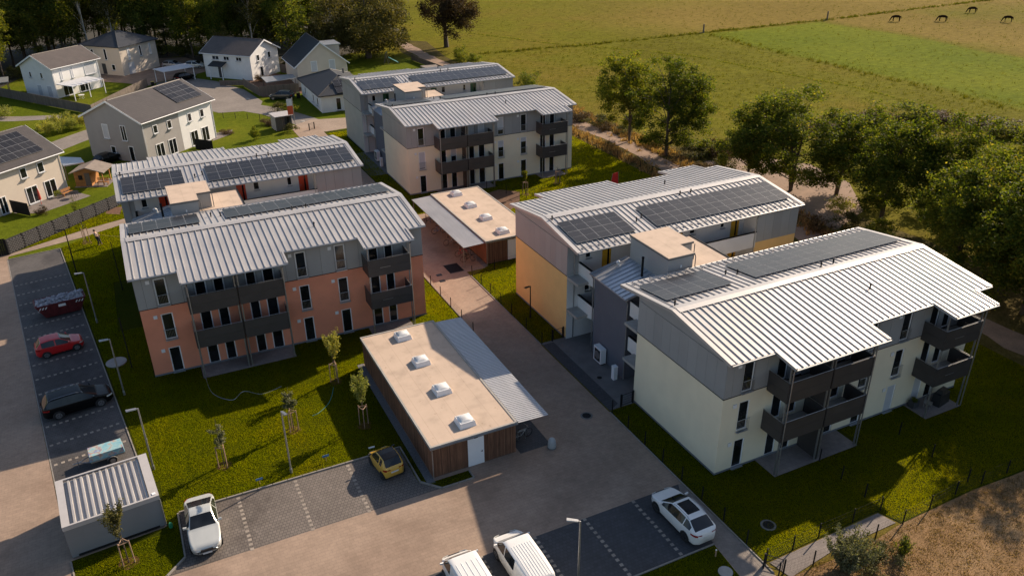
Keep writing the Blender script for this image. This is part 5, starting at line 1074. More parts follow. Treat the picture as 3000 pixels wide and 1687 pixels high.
f, s_ = shoots(72, 'leaf_green', 26, 1.3, .7, 50, .13); t = thing('garden_shrub', 'small shrub with upright twigs in the dry grass near the path end', 'shrub', (5.4,-10.4,0)); put('foliage', f, t); put('stems', s_, t)
# staked young trees
def young(label, loc, h, mat, kind, seed, lean=0., bare=False):
    rng = np.random.default_rng(seed); t = thing('young_tree', label, 'young tree', (*loc, 0), seed*.7)
    m = MB(); m.tube((0,0,0),(lean*.4,0,h*.45),.035,.025,n=6); m.tube((lean*.4,0,h*.45),(lean,0,h),.025,.008,n=5); C = []
    zb = 1.65
    for i in range(16 if kind == 'upright' else 12):
        z0 = zb+(h-zb)*rng.uniform(0,.62); a = rng.uniform(0,6.28); ln = (h-z0)*rng.uniform(.55,.95) if kind == 'upright' else .6*rng.uniform(.5,1); k = .36 if kind == 'upright' else .9
        p = np.array([lean*z0/h,0,z0]); q = p+np.array([math.cos(a)*ln*k, math.sin(a)*ln*k, ln*(.95 if kind == 'upright' else .6)]); m.tube(p, q, .012, .004, n=4, caps=False)
        nl = 95; u = rng.uniform(.15,1,nl)[:,None]; C.append(p+(q-p)*u+rng.normal(size=(nl,3))*.07)
    if not bare: put('foliage', quads_mesh('foliage', leaves(rng, np.concatenate(C), .15, .5), mat), t)
    put('trunk', m.mesh('trunk', 'bark'), t)
    for i in range(3):
        a = i*2.094+.3; x, y = .36*math.cos(a), .36*math.sin(a); MB().tube((x,y,-.02),(x*.92,y*.92,1.72),.038,n=7).build('stake', 'wood_stake', t)
        b = a+2.094; MB().tube((x*.92,y*.92,1.62),(.36*.92*math.cos(b),.36*.92*math.sin(b),1.62),.028,n=5).build('cross_bar', 'wood_stake', t)
    pts = []; nn = 16
    for i in range(nn):
        a = i*2*math.pi/nn; r_ = .55*rng.uniform(.75,1.15); pts.append((r_*math.cos(a), r_*math.sin(a), .012))
    MB().poly(pts).build('mulch', 'mulch', t)
young('staked young tree with silvery leaves in the middle of the front lawn', (-28.92,15.6), 3.9, 'leaf_silver', 'round', 1)
young('staked young tree behind the lamp post on the front lawn', (-23.8,17.5), 3.7, 'leaf_silver', 'round', 2)
young('staked young tree with upright twigs next to the near timber shed', (-19.1,15.7), 4.6, 'leaf_yellow', 'upright', 3)
young('staked young tree at the far corner of the near timber shed', (-19.45,22.4), 4.7, 'leaf_yellow', 'upright', 4)
young('staked young tree before the long side of the steel garage', (-35.25,9.05), 4.7, 'leaf_olive', 'upright', 5)
young('bare staked tree beside the person on the far lawn', (-36.7,61.9), 2.6, 'leaf_green', 'round', 6, bare=True)
young('staked young tree on the lawn of the background building', (13.0,53.2), 3.2, 'leaf_green', 'upright', 7)
young('leafless young tree with stakes right of it on the background lawn', (18.5,55.0), 2.4, 'leaf_green', 'round', 8, bare=True)
t = thing('sapling', 'slender sapling growing at the stone-pattern fence, far left', 'young tree', (-37.6,71.8,0)); f, s_ = shoots(73, 'leaf_green', 10, 2.6, .5, 40, .16); put('foliage', f, t); put('stems', s_, t)
# garden shrubs round the houses
for k, (x, y) in enumerate(((-42.0,111.6),(-41.2,113.4),(-40.2,112.0),(-39.2,114.2),(-38.2,113.0),(-37.2,115.0),(-36.4,114.0),(-40.6,116.4),(-38.8,117.4))):
    shrub('yellow', (x,y), (.85,.85,1.15), 'sunflower-like bush in the yellow hedge left of the grey double house', 'yellow flowering hedge')
for k, (x, y, kd, s, h, lb) in enumerate(((-6.2,108.6,'olive',1.3,.9,'reedy shrub at the lane before the dark car'),(-4.4,107.0,'green',1.2,.8,'green shrub beside the lane, left of the bungalow'),(-8.8,101.6,'brown',1.2,.6,'brownish bush on the fence of the green garden'),(-6.9,95.2,'olive',.8,.8,'leafy bush at the foot of the banner'),(-12.6,93.6,'green',.6,1.0,'slim bush at the lower edge of the green garden'),(-16.0,99.6,'brown',.9,.35,'dark flower bed at the corner of the white house half'),(37.2,131.8,'dark',1.3,1.3,'dark hedge bush at the bend of the dirt track'),(38.2,134.8,'dark',1.3,1.5,'tall dark hedge bush behind the track bend'),(39.6,130.2,'green',1.3,1.0,'green bush at the meadow side of the track bend'),(-48.5,128.5,'yellow',1.6,.9,'yellow-green shrub at the left picture edge'),(-30.8,121.6,'green',.8,1.2,'small tree-like shrub at the dark garden wall'),(-4.2,135.0,'brown',.9,.9,'reddish shrub at the gable of the white house'),(24.5,150.5,'silver',1.0,1.0,''),(-41.4,73.8,'brown',.5,.6,'potted reddish bush on the terrace edge'),(-39.7,79.6,'yellow',.35,.5,'yellow potted plant at the beige house door'))):
    if lb: shrub(kd if kd in SH else 'olive', (x,y), (s,s,h), lb)
# rough grass: far tussocks, dry grass
def tufts(name, rng, P, h, sp, nb, mat, label, cat):
    n = len(P); B = np.repeat(P, nb, 0); m = len(B); a = rng.uniform(0,6.28,m); r = sp*np.sqrt(rng.uniform(0,1,m)); x = B[:,0]+r*np.cos(a); y = B[:,1]+r*np.sin(a)
    hh = h*rng.uniform(.5,1.3,m)*np.repeat(rng.uniform(.6,1.3,n), nb); w = hh*.16+.008; la = rng.uniform(0,6.28,m); ln = hh*rng.uniform(.1,.8,m)
    z = np.full(m, -.02); Q = np.stack([np.stack([x-w*np.sin(a),y+w*np.cos(a),z],1), np.stack([x+w*np.sin(a),y-w*np.cos(a),z],1), np.stack([x+ln*np.cos(la),y+ln*np.sin(la),z+hh],1)], 1)
    return put(name, quads_mesh(name, Q, mat), label=label, cat=cat, kind='stuff')
rg = np.random.default_rng(5)
P = np.stack([rg.uniform(-1.5,30,9000), -8.95-rg.uniform(0,1,9000)**1.3*16], 1); tufts('dry_grass', rg, P, .085, .3, 10, 'blade_dry', 'dry straw-coloured grass in the bottom right corner', 'grass')
P = np.concatenate([np.stack([rg.uniform(44,230,9000), rg.uniform(20,260,9000)], 1), np.stack([rg.uniform(40,110,5000), rg.uniform(50,140,5000)], 1)]); tufts('meadow_grass', rg, P, .22, .5, 5, 'blade', 'rough grass tussocks all over the wide meadow', 'grass')
def line_pts(rng, pts, n, wd):
    P = []; segs = list(zip(pts, pts[1:])); ls = [math.dist(a, b) for a, b in segs]
    for (a, b), l in zip(segs, ls):
        k = int(n*l/sum(ls)); u = rng.uniform(0,1,k)[:,None]; P.append(np.array(a)+(np.array(b)-np.array(a))*u+rng.normal(size=(k,2))*wd)
    return np.concatenate(P)
P = np.concatenate([line_pts(rg, [(44,139.5),(62,138),(69,137.2),(86,136.8),(106,137),(147,137),(230,142)], 760, .5), line_pts(rg, [(105,134),(104.8,88),(103.6,50)], 160, .9)])
tufts('boundary_grass', rg, P, .42, .4, 8, 'blade', 'dry taller grass along the old fence line across the meadow', 'grass')
P = line_pts(rg, [(54,166),(65,143),(80,123),(85.4,113.2),(93.3,74.7),(93,44)], 760, .14); tufts('ditch_grass', rg, P, .22, .2, 7, 'blade_dark' if 'blade_dark' in MATS else 'leaf_dark', 'dark grass along the narrow ditch crossing the meadow', 'grass')
P = np.concatenate([line_pts(rg, [(32.0,92),(32.4,80),(32.6,66),(32.2,52),(32,36)], 600, .7), line_pts(rg, [(38.4,92),(38.6,76),(38.6,64),(37.6,50),(37.2,30),(36.8,8)], 1100, .9)]); tufts('verge_grass', rg, P, .42, .4, 9, 'blade_dry', 'dry weeds along both sides of the dirt track', 'grass')

# lawn blades over the visible lawns (nobody could count them)
def inside(P, poly):
    x, y = P[:,0], P[:,1]; r = np.zeros(len(P), bool); n = len(poly)
    for i in range(n):
        (x0,y0),(x1,y1) = poly[i], poly[(i+1) % n]; c = ((y0 > y) != (y1 > y))&(x < (x1-x0)*(y-y0)/((y1-y0) if y1 != y0 else 1e-9)+x0); r ^= c
    return r
LA = [(-32.2,12.25),(-17.75,12.25),(-17.75,8.15),(-16.6,7.0),(-14.4,7.0),(-14.4,7.7),(-17.3,7.7),(-17.3,23.9),(-10.3,24.2),(-6.75,24.2),(-6.75,62),(-32,70),(-33,77),(-44.4,67.5),(-43.8,62.7),(-37.0,66.2),(-36.2,64.2),(-39.2,61.8),(-33.6,15.9),(-32.9,11.3)]
LB = [(-2.2,9.2),(-2.2,-7.4),(6.9,-7.25),(7.5,-8.6),(14,-8.5),(17.3,-8.7),(30.5,-9.1),(30.5,20),(31,60),(31,92),(-2.2,92),(-2.2,53),(.2,53),(.2,36.5),(-2.2,34.8),(-2.2,20.1),(0,20.1),(0,9.2)]
LC = [(-38.2,10.7),(-33.1,11.1),(-32.35,12),(-32.35,8.05),(-33.4,7.05),(-36,4.7),(-37.3,3.9)]
LD = [(-30,-5.1),(-4,-5.1),(-4.3,-8.4),(-4.9,-12),(-30,-12)]
XP = [[(-44.3,61.7),(-44.1,62.5),(-36.9,66.2),(-31,68.4),(-31,66.9),(-37,63.9)],[(-34.6,70.6),(-33,69.5),(-32.6,72.2),(-34.0,72.6)],[(6.6,50.0),(9,49.2),(11.4,51.6),(12.8,54.4),(10.8,56.4),(7.4,55.4),(6.3,53)]]
BLD = [(-2.3,9.3,18.5,20.2),(-.1,-.1,23.1,29.6),(-.1,36.5,6.2,52.4),(0,59.5,23.3,89.1),(-34.5,38.8,-13.6,49.8),(-32.3,29.4,-9.0,59.1),(3.4,-2,11.2,0),(17.6,-2,21.3,0),(-28.8,27.5,-20.9,29.6),(-14.6,27.5,-10.8,29.6),(3.4,57.6,11.3,59.6),(17.6,57.6,21.4,59.6),(-38.4,10.6,-33,15.9)]
def lawn_blades(label, poly, dens, seed, h=.085, w=.017):
    rng = np.random.default_rng(seed); A = np.array(poly); lo, hi = A.min(0), A.max(0); n = int((hi[0]-lo[0])*(hi[1]-lo[1])*dens)
    P = lo+rng.uniform(0,1,(n,2))*(hi-lo); k = inside(P, poly)
    for x0, y0, x1, y1 in BLD: k &= ~((P[:,0] > x0)&(P[:,0] < x1)&(P[:,1] > y0)&(P[:,1] < y1))
    for q in XP: k &= ~inside(P, q)
    # fewer where the camera is far
    d = np.hypot(P[:,0]+30.2, P[:,1]+32.2); k &= rng.uniform(0,1,n) < np.clip((60/np.maximum(d,1))**2.2, .05, 1); P = P[k]; d = d[k]; m = len(P); s = np.clip(d/60, 1, 2.6)
    pat = .75+.5*np.sin(P[:,0]*.9+np.sin(P[:,1]*.7)*2)*np.sin(P[:,1]*1.1+1)*.5
    a = rng.uniform(0,6.28,m); la = rng.uniform(0,6.28,m); hh = h*rng.uniform(.5,1.25,m)*pat*s**.5; ww = w*s*rng.uniform(.7,1.3,m); ln = hh*rng.uniform(.1,.7,m)
    z = np.full(m,.004); Q = np.stack([np.stack([P[:,0]-ww*np.cos(a),P[:,1]-ww*np.sin(a),z],1), np.stack([P[:,0]+ww*np.cos(a),P[:,1]+ww*np.sin(a),z],1), np.stack([P[:,0]+ln*np.cos(la),P[:,1]+ln*np.sin(la),z+hh],1)], 1)
    put('lawn_grass', quads_mesh('lawn_grass', Q, 'lawn_blade'), label=label, cat='grass', kind='stuff')
lawn_blades('short mown grass of the front lawn round the terracotta building', LA, 850, 1); lawn_blades('short mown grass round the near and background buildings', LB, 700, 2); lawn_blades('short mown grass of the corner lawn at the steel garage', LC, 850, 3); lawn_blades('short mown grass at the bottom edge beside the right bays', LD, 700, 4)

rr = random.Random(4)
for k in range(46):
    x = -86+k*2.55+rr.uniform(-1,1); y = float(front(x))-rr.uniform(1.0,4.5)
    if -24 < x < -10 or x > 9: y += 6
    shrub(rr.choice(('dark','green','olive','dark','yellow')), (x,y), (rr.uniform(1.2,2.1),rr.uniform(1.2,2.1),rr.uniform(.8,1.7)), 'shrub of the undergrowth along the front of the wood', 'undergrowth at the edge of the wood')
# ------------------------------------------------------------------ lamps, fences, small things
def lamp(label, loc, rz, h=5.0, black=False):
    t = thing('lamp_post', label, 'lamp post', (*loc, 0), rz, 'lamp posts of the parking areas'); pm = 'steel_black' if black else 'steel_galv'
    MB().lathe([(.09,-.02),(.09,.35),(.062,.42),(.058,h*.5),(.045,h)], (0,0,0), 10).build('pole', pm, t)
    MB().tube((-.02,0,h-.02),(.16,0,h+.03),.03).build('arm', pm, t); MB().hull([(.10,-.10,h-.01),(.72,-.13,h+.06),(.72,.13,h+.06),(.10,.10,h-.01)], [(.10,-.08,h+.05),(.72,-.10,h+.12),(.72,.10,h+.12),(.10,.08,h+.05)]).build('head', 'steel_galv' if not black else 'steel_black', t)
    MB().poly([(.24,-.09,h+.006),(.24,.09,h+.006),(.66,.10,h+.053),(.66,-.10,h+.053)]).build('lens', 'lamp_clear', t)
lamp('lamp post on the front lawn beside the front parking bays', (-25.0,12.85), R(-75)); lamp('lamp post beside the trailer and the steel garage', (-33.25,17.35), R(187)); lamp('lamp post between the black estate car and the lawn', (-34.55,27.9), R(187)); lamp('lamp post beside the rubbish skip', (-36.15,41.5), R(187))
lamp('lamp post among the shaded right bays at the bottom edge', (-12.9,-4.35), R(150)); lamp('black lamp post at the upper end of the left parking strip', (-37.7,53.2), R(187), black=True)
lamp('short dark lamp at the left corner of the yellow ochre building', (-1.0,24.6), R(200), 3.2, True)
for lb, x, y, h in (('slim black post on the lawn left of the terracotta roof corner', -33.75,47.6,5.0), ('slim black post in the shade along the terracotta gable', -33.8,31.9,4.6)):
    t = thing('metal_post', lb, 'post', (x,y,0)); MB().lathe([(.06,-.02),(.06,.2),(.045,.22),(.04,h)], (0,0,0), 8).build('tube', 'steel_black', t); MB().lathe([(.06,0),(.06,.03),(.02,.06)], (0,0,h), 8).build('cap', 'steel_black', t)
WIRE = {}
def wirefence(label, pts, h=1.05, sp=2.2, gate=None, posts=True):
    t = thing('wire_fence', label, 'fence', (pts[0][0], pts[0][1], 0)); o = Vector((pts[0][0], pts[0][1], 0))
    pm = bpy.data.meshes.get('fence_post_%.2f' % h) or MB().box(-.03,.03,-.03,.03,-.05,h+.05).mesh('fence_post_%.2f' % h, 'steel_black')
    for a, b in zip(pts, pts[1:]):
        a, b = Vector((*a, 0))-o, Vector((*b, 0))-o; L = (b-a).length; n = max(1, round(L/sp)); ang = math.atan2((b-a).y, (b-a).x)
        for i in range(n+1):
            p = a.lerp(b, i/n)
            if i or (a-Vector()).length < 1e-3: put('post', pm, t, loc=p, rz=ang)
        m = MB()
        for z in (.06,.28,.50,.72,h-.02): m.tube(a+Vector((0,0,z)), b+Vector((0,0,z)), .004, n=3, caps=False)
        k = int(L/.25)
        for i in range(k+1):
            p = a.lerp(b, i/k); m.tube(p+Vector((0,0,.04)), p+Vector((0,0,h)), .0025, n=3, caps=False)
        m.build('mesh_panel', 'steel_black', t)
wirefence('wire mesh fence along the right side of the yard road, before the near building', [(-2.2,9.0),(-2.2,-5.8),(-2.25,-7.5)], 1.05, 2.0)
wirefence('wire mesh fence along the lawn below the near cream building', [(-2.2,-7.45),(2.0,-7.3),(4.75,-7.3),(7.1,-7.3),(7.18,-6.0)], 1.05, 2.3)
wirefence('wire mesh fence dividing the lawn left of the near garden terrace', [(7.2,-6.0),(7.2,-2.1)], 1.05, 1.7)
wirefence('wire mesh fence between lawn and dry grass, bottom right', [(-2.3,-8.6),(2.5,-9.0),(7.4,-8.75),(12.5,-8.4),(17.3,-8.5),(24,-8.7)], 1.05, 2.4)
wirefence('wire mesh fence dividing the two right-hand garden lawns', [(14.4,-2.4),(14.3,-7.9)], 1.05, 2.7)
wirefence('low wire fence along the yard road beside the terracotta gable', [(-6.65,40),(-6.65,24.5)], 1.0, 2.55)
wirefence('low wire fence round the small lawn at the yellow gable', [(5.5,35.6),(-2.2,35.0),(-2.2,26.0)], 1.05, 2.3); wirefence('wire fence post row in shade at the yellow gable foot', [(-2.2,26.0),(-2.2,20.1)], 1.05, 2.4)
wirefence('wire mesh fence across the lawn of the background building', [(9.5,57.2),(12.5,52.0),(22,46),(31,41)], 1.05, 2.6); wirefence('wire mesh fence between background lawn and dirt track', [(31,92),(31.2,66),(31.6,47),(31,41)], 1.05, 2.6)
wirefence('dark wire fence along the green garden by the lane', [(-17,110.6),(-8.2,104.2)], .9, 2.0)
def gate(label, loc, rz):
    t = thing('garden_gate', label, 'gate', (*loc, 0), rz); MB().box(-.05,.05,-.05,.05,0,1.1).build('post', 'steel_black', t); MB().box(1.05,1.15,-.05,.05,0,1.1).build('post', 'steel_black', t)
    m = MB(); m.path([(.1,0,.15),(1.0,0,.15),(1.0,0,1.02),(.1,0,1.02),(.1,0,.15)], .022)
    for z in (.36,.58,.80): m.tube((.1,0,z),(1.0,0,z),.010,n=4)
    m.build('leaf', 'steel_black', t)
gate('dark garden gate at the rear corner of the near cream building', (-1.25,9.3), R(4)); gate('dark garden gate at the foot of the yellow gable corner', (-1.2,20.1), R(4)); gate('dark garden gate at the end of the side walk, bottom right', (-2.6,-7.7), R(-50)); gate('dark gate in the background fence near the rear building', (-4.2,95.0), R(30))
def boardfence(label, a, b, h=1.7, bw=.14, mat='wood_fence'):
    a, b = Vector((*a, 0)), Vector((*b, 0)); L = (b-a).length; t = thing('board_fence', label, 'fence', a, math.atan2((b-a).y, (b-a).x)); n = int(L/(bw+.01))
    n = min(n, 150); bw = L/n-.01; key = 'board_%.3f_%.2f' % (bw, h); me = bpy.data.meshes.get(key) or MB().box(0,bw,-.02,.02,.03,h).mesh(key, mat)
    for i in range(n): put('board', me, t, loc=(i*(bw+.01), random.uniform(-.008,.008), 0))
    MB().box(0,L,.02,.06,.4,.48).build('rail', mat, t); MB().box(0,L,.02,.06,h-.45,h-.37).build('rail', mat, t)
boardfence('dark garden fence in front of the far left white house', (-51,146.5), (-34.9,122.2), 1.7, .2); boardfence('dark garden fence right of the pergola', (-34.9,122.2), (-24.8,140.4), 1.7, .2)
boardfence('brown wooden fence under the pale blue carport', (-6.9,121.9), (.2,121.2), 1.8, .15); boardfence('brown wooden fence at the left end of the pale blue carport', (-8.2,131.5), (-6.9,121.9), 1.6, .15); boardfence('low grey fence at the flower bed of the white house', (-12.2,134.6), (-6.9,131.9), 1.0, .14); boardfence('wooden fence between white house and steep-roofed house', (.9,141), (3.2,136.8), 1.8, .14)
boardfence('dark privacy fence on the terrace of the grey double house', (-21.6,92.6), (-19.4,90.2), 1.7, .14, 'steel_black'); boardfence('dark privacy fence on the terrace of the beige house', (-44.6,76.3), (-42.6,73.9), 1.6, .14, 'steel_black')
boardfence('weathered paling fence along the dirt track by the willow', (29.0,140.0), (30.8,122.5), 1.2, .16)
mk('lattice_grey', (.075,.072,.072), .8, var=.15)
# stone-pattern retaining fence: gabion mats in lattice, sloping bank
gb = thing('lattice_fence', 'dark upright garden fence with diamond lattice below the beige house', 'fence', (-44.2,62.25,0), R(42.9))
LL = 15.7; NP = 8; BL = MB().hull([(-.17,0,0),(0,0,-.15),(.17,0,0),(0,0,.15)], [(-.12,-.035,0),(0,-.035,-.105),(.12,-.035,0),(0,-.035,.105)]).mesh('lattice_block', 'lattice_grey')
for p in range(NP):
    a = p*LL/NP; hgt = 1.72-.03*p; pn = MB().box(a+.04,a+LL/NP-.04,-.02,.02,.04,hgt).build('panel', 'panel_joint', gb)
    MB().box(a-.05,a+.05,-.05,.05,0,hgt+.06).build('post', 'steel_black', gb)
    for j in range(10):
        z = .22+j*.155
        if z > hgt-.14: break
        for i in range(5): put('lattice_block', BL, pn, loc=(a+.24+i*.36+(.18 if j % 2 else 0), -.021, z))
boardfence('black fence section at the left end of the lattice fence', (-47.2,61.8), (-44.25,62.25), 1.9, .2, 'steel_black')
# discs, manholes, bollard, small signs
def manhole(label, loc, r, m1='concrete', m2='concrete_dark', h=.03):
    t = thing('manhole_cover', label, 'manhole cover', (*loc, .004)); MB().lathe([(r,-.02),(r,h),(r*.97,h+.01)], (0,0,0), 28).build('ring', m1, t); MB().lathe([(r*.72,h-.01),(r*.72,h+.014),(r*.70,h+.017)], (0,0,0), 24).build('lid', m2, t)
manhole('large pale round concrete cover on the shaded lawn by a lamp post', (-34.9,33.3), .80, 'concrete', 'concrete', .10); manhole('dark round manhole in the yard road before the near building', (-4.1,9.5), .45, 'concrete_dark', 'steel_black', .008); manhole('dark round manhole on the lawn below the near building', (0,-5.2), .48, 'concrete_dark', 'steel_black', .03); manhole('pale round cover on the grass at the bottom edge', (-4.75,-7.0), .42, 'concrete', 'concrete', .06); manhole('round manhole in the court at the heat pump', (-.6,13.4), .28, 'concrete_dark', 'steel_black', .012)
for k, (x, y) in enumerate(((-9.2,121.0),(-3.9,101.0))): manhole(('pale manhole in the lane before the dark car','pale manhole in the lane beside the banner')[k], (x,y), .38, 'concrete', 'concrete', .012)
for k, (x, y) in enumerate(((-5.1,36.6),(-5.3,35.2))):
    t = thing('drain_grate', 'dark drain grate in the shaded road by the rear shed, %s one' % ('upper','lower')[k], 'drain', (x,y,.004)); MB().box(-.28,.28,-.22,.22,0,.012).build('frame', 'steel_black', t)
    for i in range(5): MB().box(-.24+i*.1,-.19+i*.1,-.18,.18,.012,.018).build('bar', 'rim_dark', t)
t = thing('light_well', 'black rectangular grating in the paving beside the rear shed', 'grating', (-3.2,37.4,.006)); MB().box(-.75,.75,-1.0,1.0,0,.01).build('grating', 'steel_black', t); MB().box(-.8,.8,-1.05,-1.0,0,.02).box(-.8,.8,1.0,1.05,0,.02).build('frame', 'concrete_dark', t)
t = thing('bollard', 'squat rounded grey bollard at the near end of the shed canopy', 'bollard', (-8.15,7.4,0)); MB().lathe([(.26,-.02),(.30,.08),(.30,.30),(.27,.55),(.20,.72),(.09,.80),(.02,.82)], (0,0,0), 20).build('body', 'bollard_grey', t, smooth=True); MB().lathe([(.33,0),(.33,.05),(.30,.07)], (0,0,0), 20).build('foot', 'concrete_dark', t)
for k, (x, y) in enumerate(((-31.0,12.55),(-27.1,12.6),(-22.6,13.0))):
    t = thing('bay_sign', 'small blue sign on the lawn edge, %s from the left' % ('first','second','third')[k], 'sign', (x,y,0)); MB().tube((0,0,0),(0,0,.42),.02).build('stake', 'wood_stake', t); MB().box(-.22,.22,-.012,.012,.36,.52).build('board', 'blue_plastic', t)
t = thing('bay_sign', 'small white plate lying on shaded lawn behind the yellow two-seat car', 'sign', (-19.4,13.0,0)); MB().box(-.22,.22,-.07,.07,.02,.06).build('board', 'white_print', t); MB().tube((0,0,0),(0,0,.04),.02).build('stake', 'steel_black', t)
for lb, x, y in (('short pale post on grass behind the white crossover', -4.5,-5.8), ('short pale post on grass at the bottom edge', -8.4,-6.3), ('short pale post at the lawn edge by the trailer', -33.4,20.4)):
    t = thing('marker_post', lb, 'post', (x,y,0)); MB().box(-.03,.03,-.03,.03,0,.55).build('post', 'wood_stake', t); MB().box(-.035,.035,-.035,.035,.5,.56).build('cap', 'white_print', t)
# garden hose on the shaded lawn
def cable(name, label, pts, r, mat, cat):
    P = [Vector(p) for p in pts]; Q = []
    for i in range(len(P)-1):
        p0, p1, p2, p3 = P[max(i-1,0)], P[i], P[i+1], P[min(i+2,len(P)-1)]
        for k in range(8):
            u = k/8; Q.append(.5*((2*p1)+(-p0+p2)*u+(2*p0-5*p1+4*p2-p3)*u*u+(-p0+3*p1-3*p2+p3)*u**3))
    Q.append(P[-1]); return MB().path(Q, r, 5).build(name, mat, label=label, cat=cat)
cable('garden_hose', 'thin pale hose lying on the shaded front lawn', [(-28.6,27.6,.03),(-28.4,25.0,.03),(-27.2,23.4,.03),(-26.2,24.2,.03),(-25.0,23.2,.03),(-23.4,23.6,.03)], .022, 'zinc', 'hose')
cable('garden_hose', 'green hose curling on the lawn near the staked trees', [(-19.8,21.6,.03),(-20.6,19.8,.03),(-21.6,18.8,.03),(-22.2,18.6,.03)], .022, 'teal', 'hose')
cable('garden_hose', 'yellow hose held by the person on the far lawn', [(-35.0,60.9,1.0),(-34.3,60.4,.95),(-33.4,59.9,.9),(-32.6,59.6,.85),(-31.8,59.5,.6)], .022, 'hose_yellow', 'hose')
# field posts
for k, (x, y, h) in enumerate(((105.8,136.9,2.1),(147.3,136.6,2.3),(231,133,2.2))):
    t = thing('field_post', 'grey wooden post in the meadow fence line, %s from the left' % ('first','second','third')[k], 'post', (x,y,0)); MB().lathe([(.22,-.1),(.20,1.0),(.18,h),(.05,h+.06)], (0,0,0), 8).build('post', 'wood_fence', t); MB().tube((.1,0,0),(-1.1,.2,.1),.09).build('strut', 'wood_fence', t)
# skin-based bodies
def skin_mesh(name, V, E, Rad, mats, root=0, sub=2):
    me = bpy.data.meshes.new(name); me.from_pydata(V, E, []); o = bpy.data.objects.new(name, me); COL.objects.link(o)
    md = o.modifiers.new('skin', 'SKIN'); md.use_smooth_shade = True; s = o.modifiers.new('sub', 'SUBSURF'); s.levels = s.render_levels = sub
    for i, r in enumerate(Rad): me.skin_vertices[0].data[i].radius = (r, r) if not isinstance(r, tuple) else r
    me.skin_vertices[0].data[root].use_root = True
    dg = bpy.context.evaluated_depsgraph_get(); ev = o.evaluated_get(dg); out = bpy.data.meshes.new_from_object(ev); out.name = name
    out.materials.clear(); out.materials.append(MATS[mats]); bpy.data.objects.remove(o); return out
hv = [(0,0,1.30),(.45,0,1.32),(.78,0,1.30),(-.45,0,1.32),(-.78,0,1.34),(1.05,0,1.15),(1.32,0,.72),(1.48,0,.32),(1.58,0,.10),(.66,.16,.95),(.66,.17,.50),(.64,.17,.05),(.66,-.16,.95),(.78,-.17,.50),(.72,-.17,.05),(-.72,.16,1.0),(-.84,.17,.55),(-.80,.17,.05),(-.72,-.16,1.0),(-.70,-.17,.52),(-.66,-.17,.05),(-.98,0,1.25),(-1.08,0,.85),(-1.08,0,.55)]
he = [(0,1),(1,2),(0,3),(3,4),(2,5),(5,6),(6,7),(7,8),(2,9),(9,10),(10,11),(2,12),(12,13),(13,14),(4,15),(15,16),(16,17),(4,18),(18,19),(19,20),(4,21),(21,22),(22,23)]
hr = [.33,.33,.29,.32,.30,.20,.15,.13,.08,.13,.07,.06,.13,.07,.06,.16,.08,.06,.16,.08,.06,.07,.06,.03]
HB = skin_mesh('body', hv, he, hr, 'horse'); EAR = MB().hull([(1.36,.04,.66),(1.42,.10,.64),(1.34,.09,.60)], [(1.30,.08,.80),(1.32,.10,.80),(1.30,.095,.79)]).hull([(1.36,-.04,.66),(1.34,-.09,.60),(1.42,-.10,.64)], [(1.30,-.08,.80),(1.30,-.095,.79),(1.32,-.10,.80)]).mesh('ears', 'horse'); MANE = MB().hull([(.85,-.03,1.48),(1.30,-.03,.86),(1.30,.03,.86),(.85,.03,1.48)], [(.90,-.02,1.56),(1.38,-.02,.92),(1.38,.02,.92),(.90,.02,1.56)]).mesh('mane', 'hair')
for lb, x, y, a in (('dark horse grazing in the meadow, leftmost of four', 161.4,126,130), ('dark horse grazing in the meadow, second of four from the left', 171.9,120,122), ('dark horse grazing in the meadow, highest of four in the picture', 192,126.3,136), ('dark horse grazing in the meadow, rightmost of four', 185.6,110.9,110)):
    t = thing('horse', lb, 'horse', (x,y,-.03), R(a)); t.scale = (1.05,)*3; put('body', HB, t); put('ears', EAR, t); put('mane', MANE, t)
# person leaning back with a hose
pv_ = [(0,0,.95),(-.03,0,1.12),(-.07,0,1.32),(-.10,0,1.47),(-.10,0,1.56),(-.09,0,1.70),(.02,.10,.90),(.08,.12,.50),(.10,.13,.10),(.22,.14,.04),(.02,-.10,.90),(.02,-.12,.50),(-.04,-.13,.10),(.08,-.14,.04),(-.09,.18,1.40),(.02,.27,1.16),(.25,.15,1.06),(-.09,-.18,1.40),(.02,-.26,1.16),(.24,-.05,1.04)]
pe = [(0,1),(1,2),(2,3),(3,4),(4,5),(0,6),(6,7),(7,8),(8,9),(0,10),(10,11),(11,12),(12,13),(3,14),(14,15),(15,16),(3,17),(17,18),(18,19)]
prd = [.15,.14,.16,.12,.055,.10,.10,.075,.05,.045,.10,.075,.05,.045,.07,.05,.04,.07,.05,.04]
t = thing('person', 'person in dark trousers and beige top standing on the far lawn, holding a hose', 'person', (-35.4,60.65,.004), R(-25)); t.rotation_euler = (0, R(-6), R(-25))
put('body', skin_mesh('body', pv_, pe, prd, 'skin'), t)
put('trousers', skin_mesh('trousers', [pv_[i] for i in (0,6,7,8,10,11,12)], [(0,1),(1,2),(2,3),(0,4),(4,5),(5,6)], [.17,.115,.09,.07,.115,.09,.07], 'cloth_dark'), t); put('top', skin_mesh('top', [pv_[i] for i in (0,1,2,3,14,15,17,18)], [(0,1),(1,2),(2,3),(3,4),(4,5),(3,6),(6,7)], [.165,.165,.18,.13,.085,.07,.085,.07], 'cloth_beige'), t)
MB().lathe([(.02,1.83),(.09,1.81),(.118,1.74),(.115,1.68),(.09,1.64)], (-.10,0,0), 12).build('hair', 'hair', t, smooth=True)
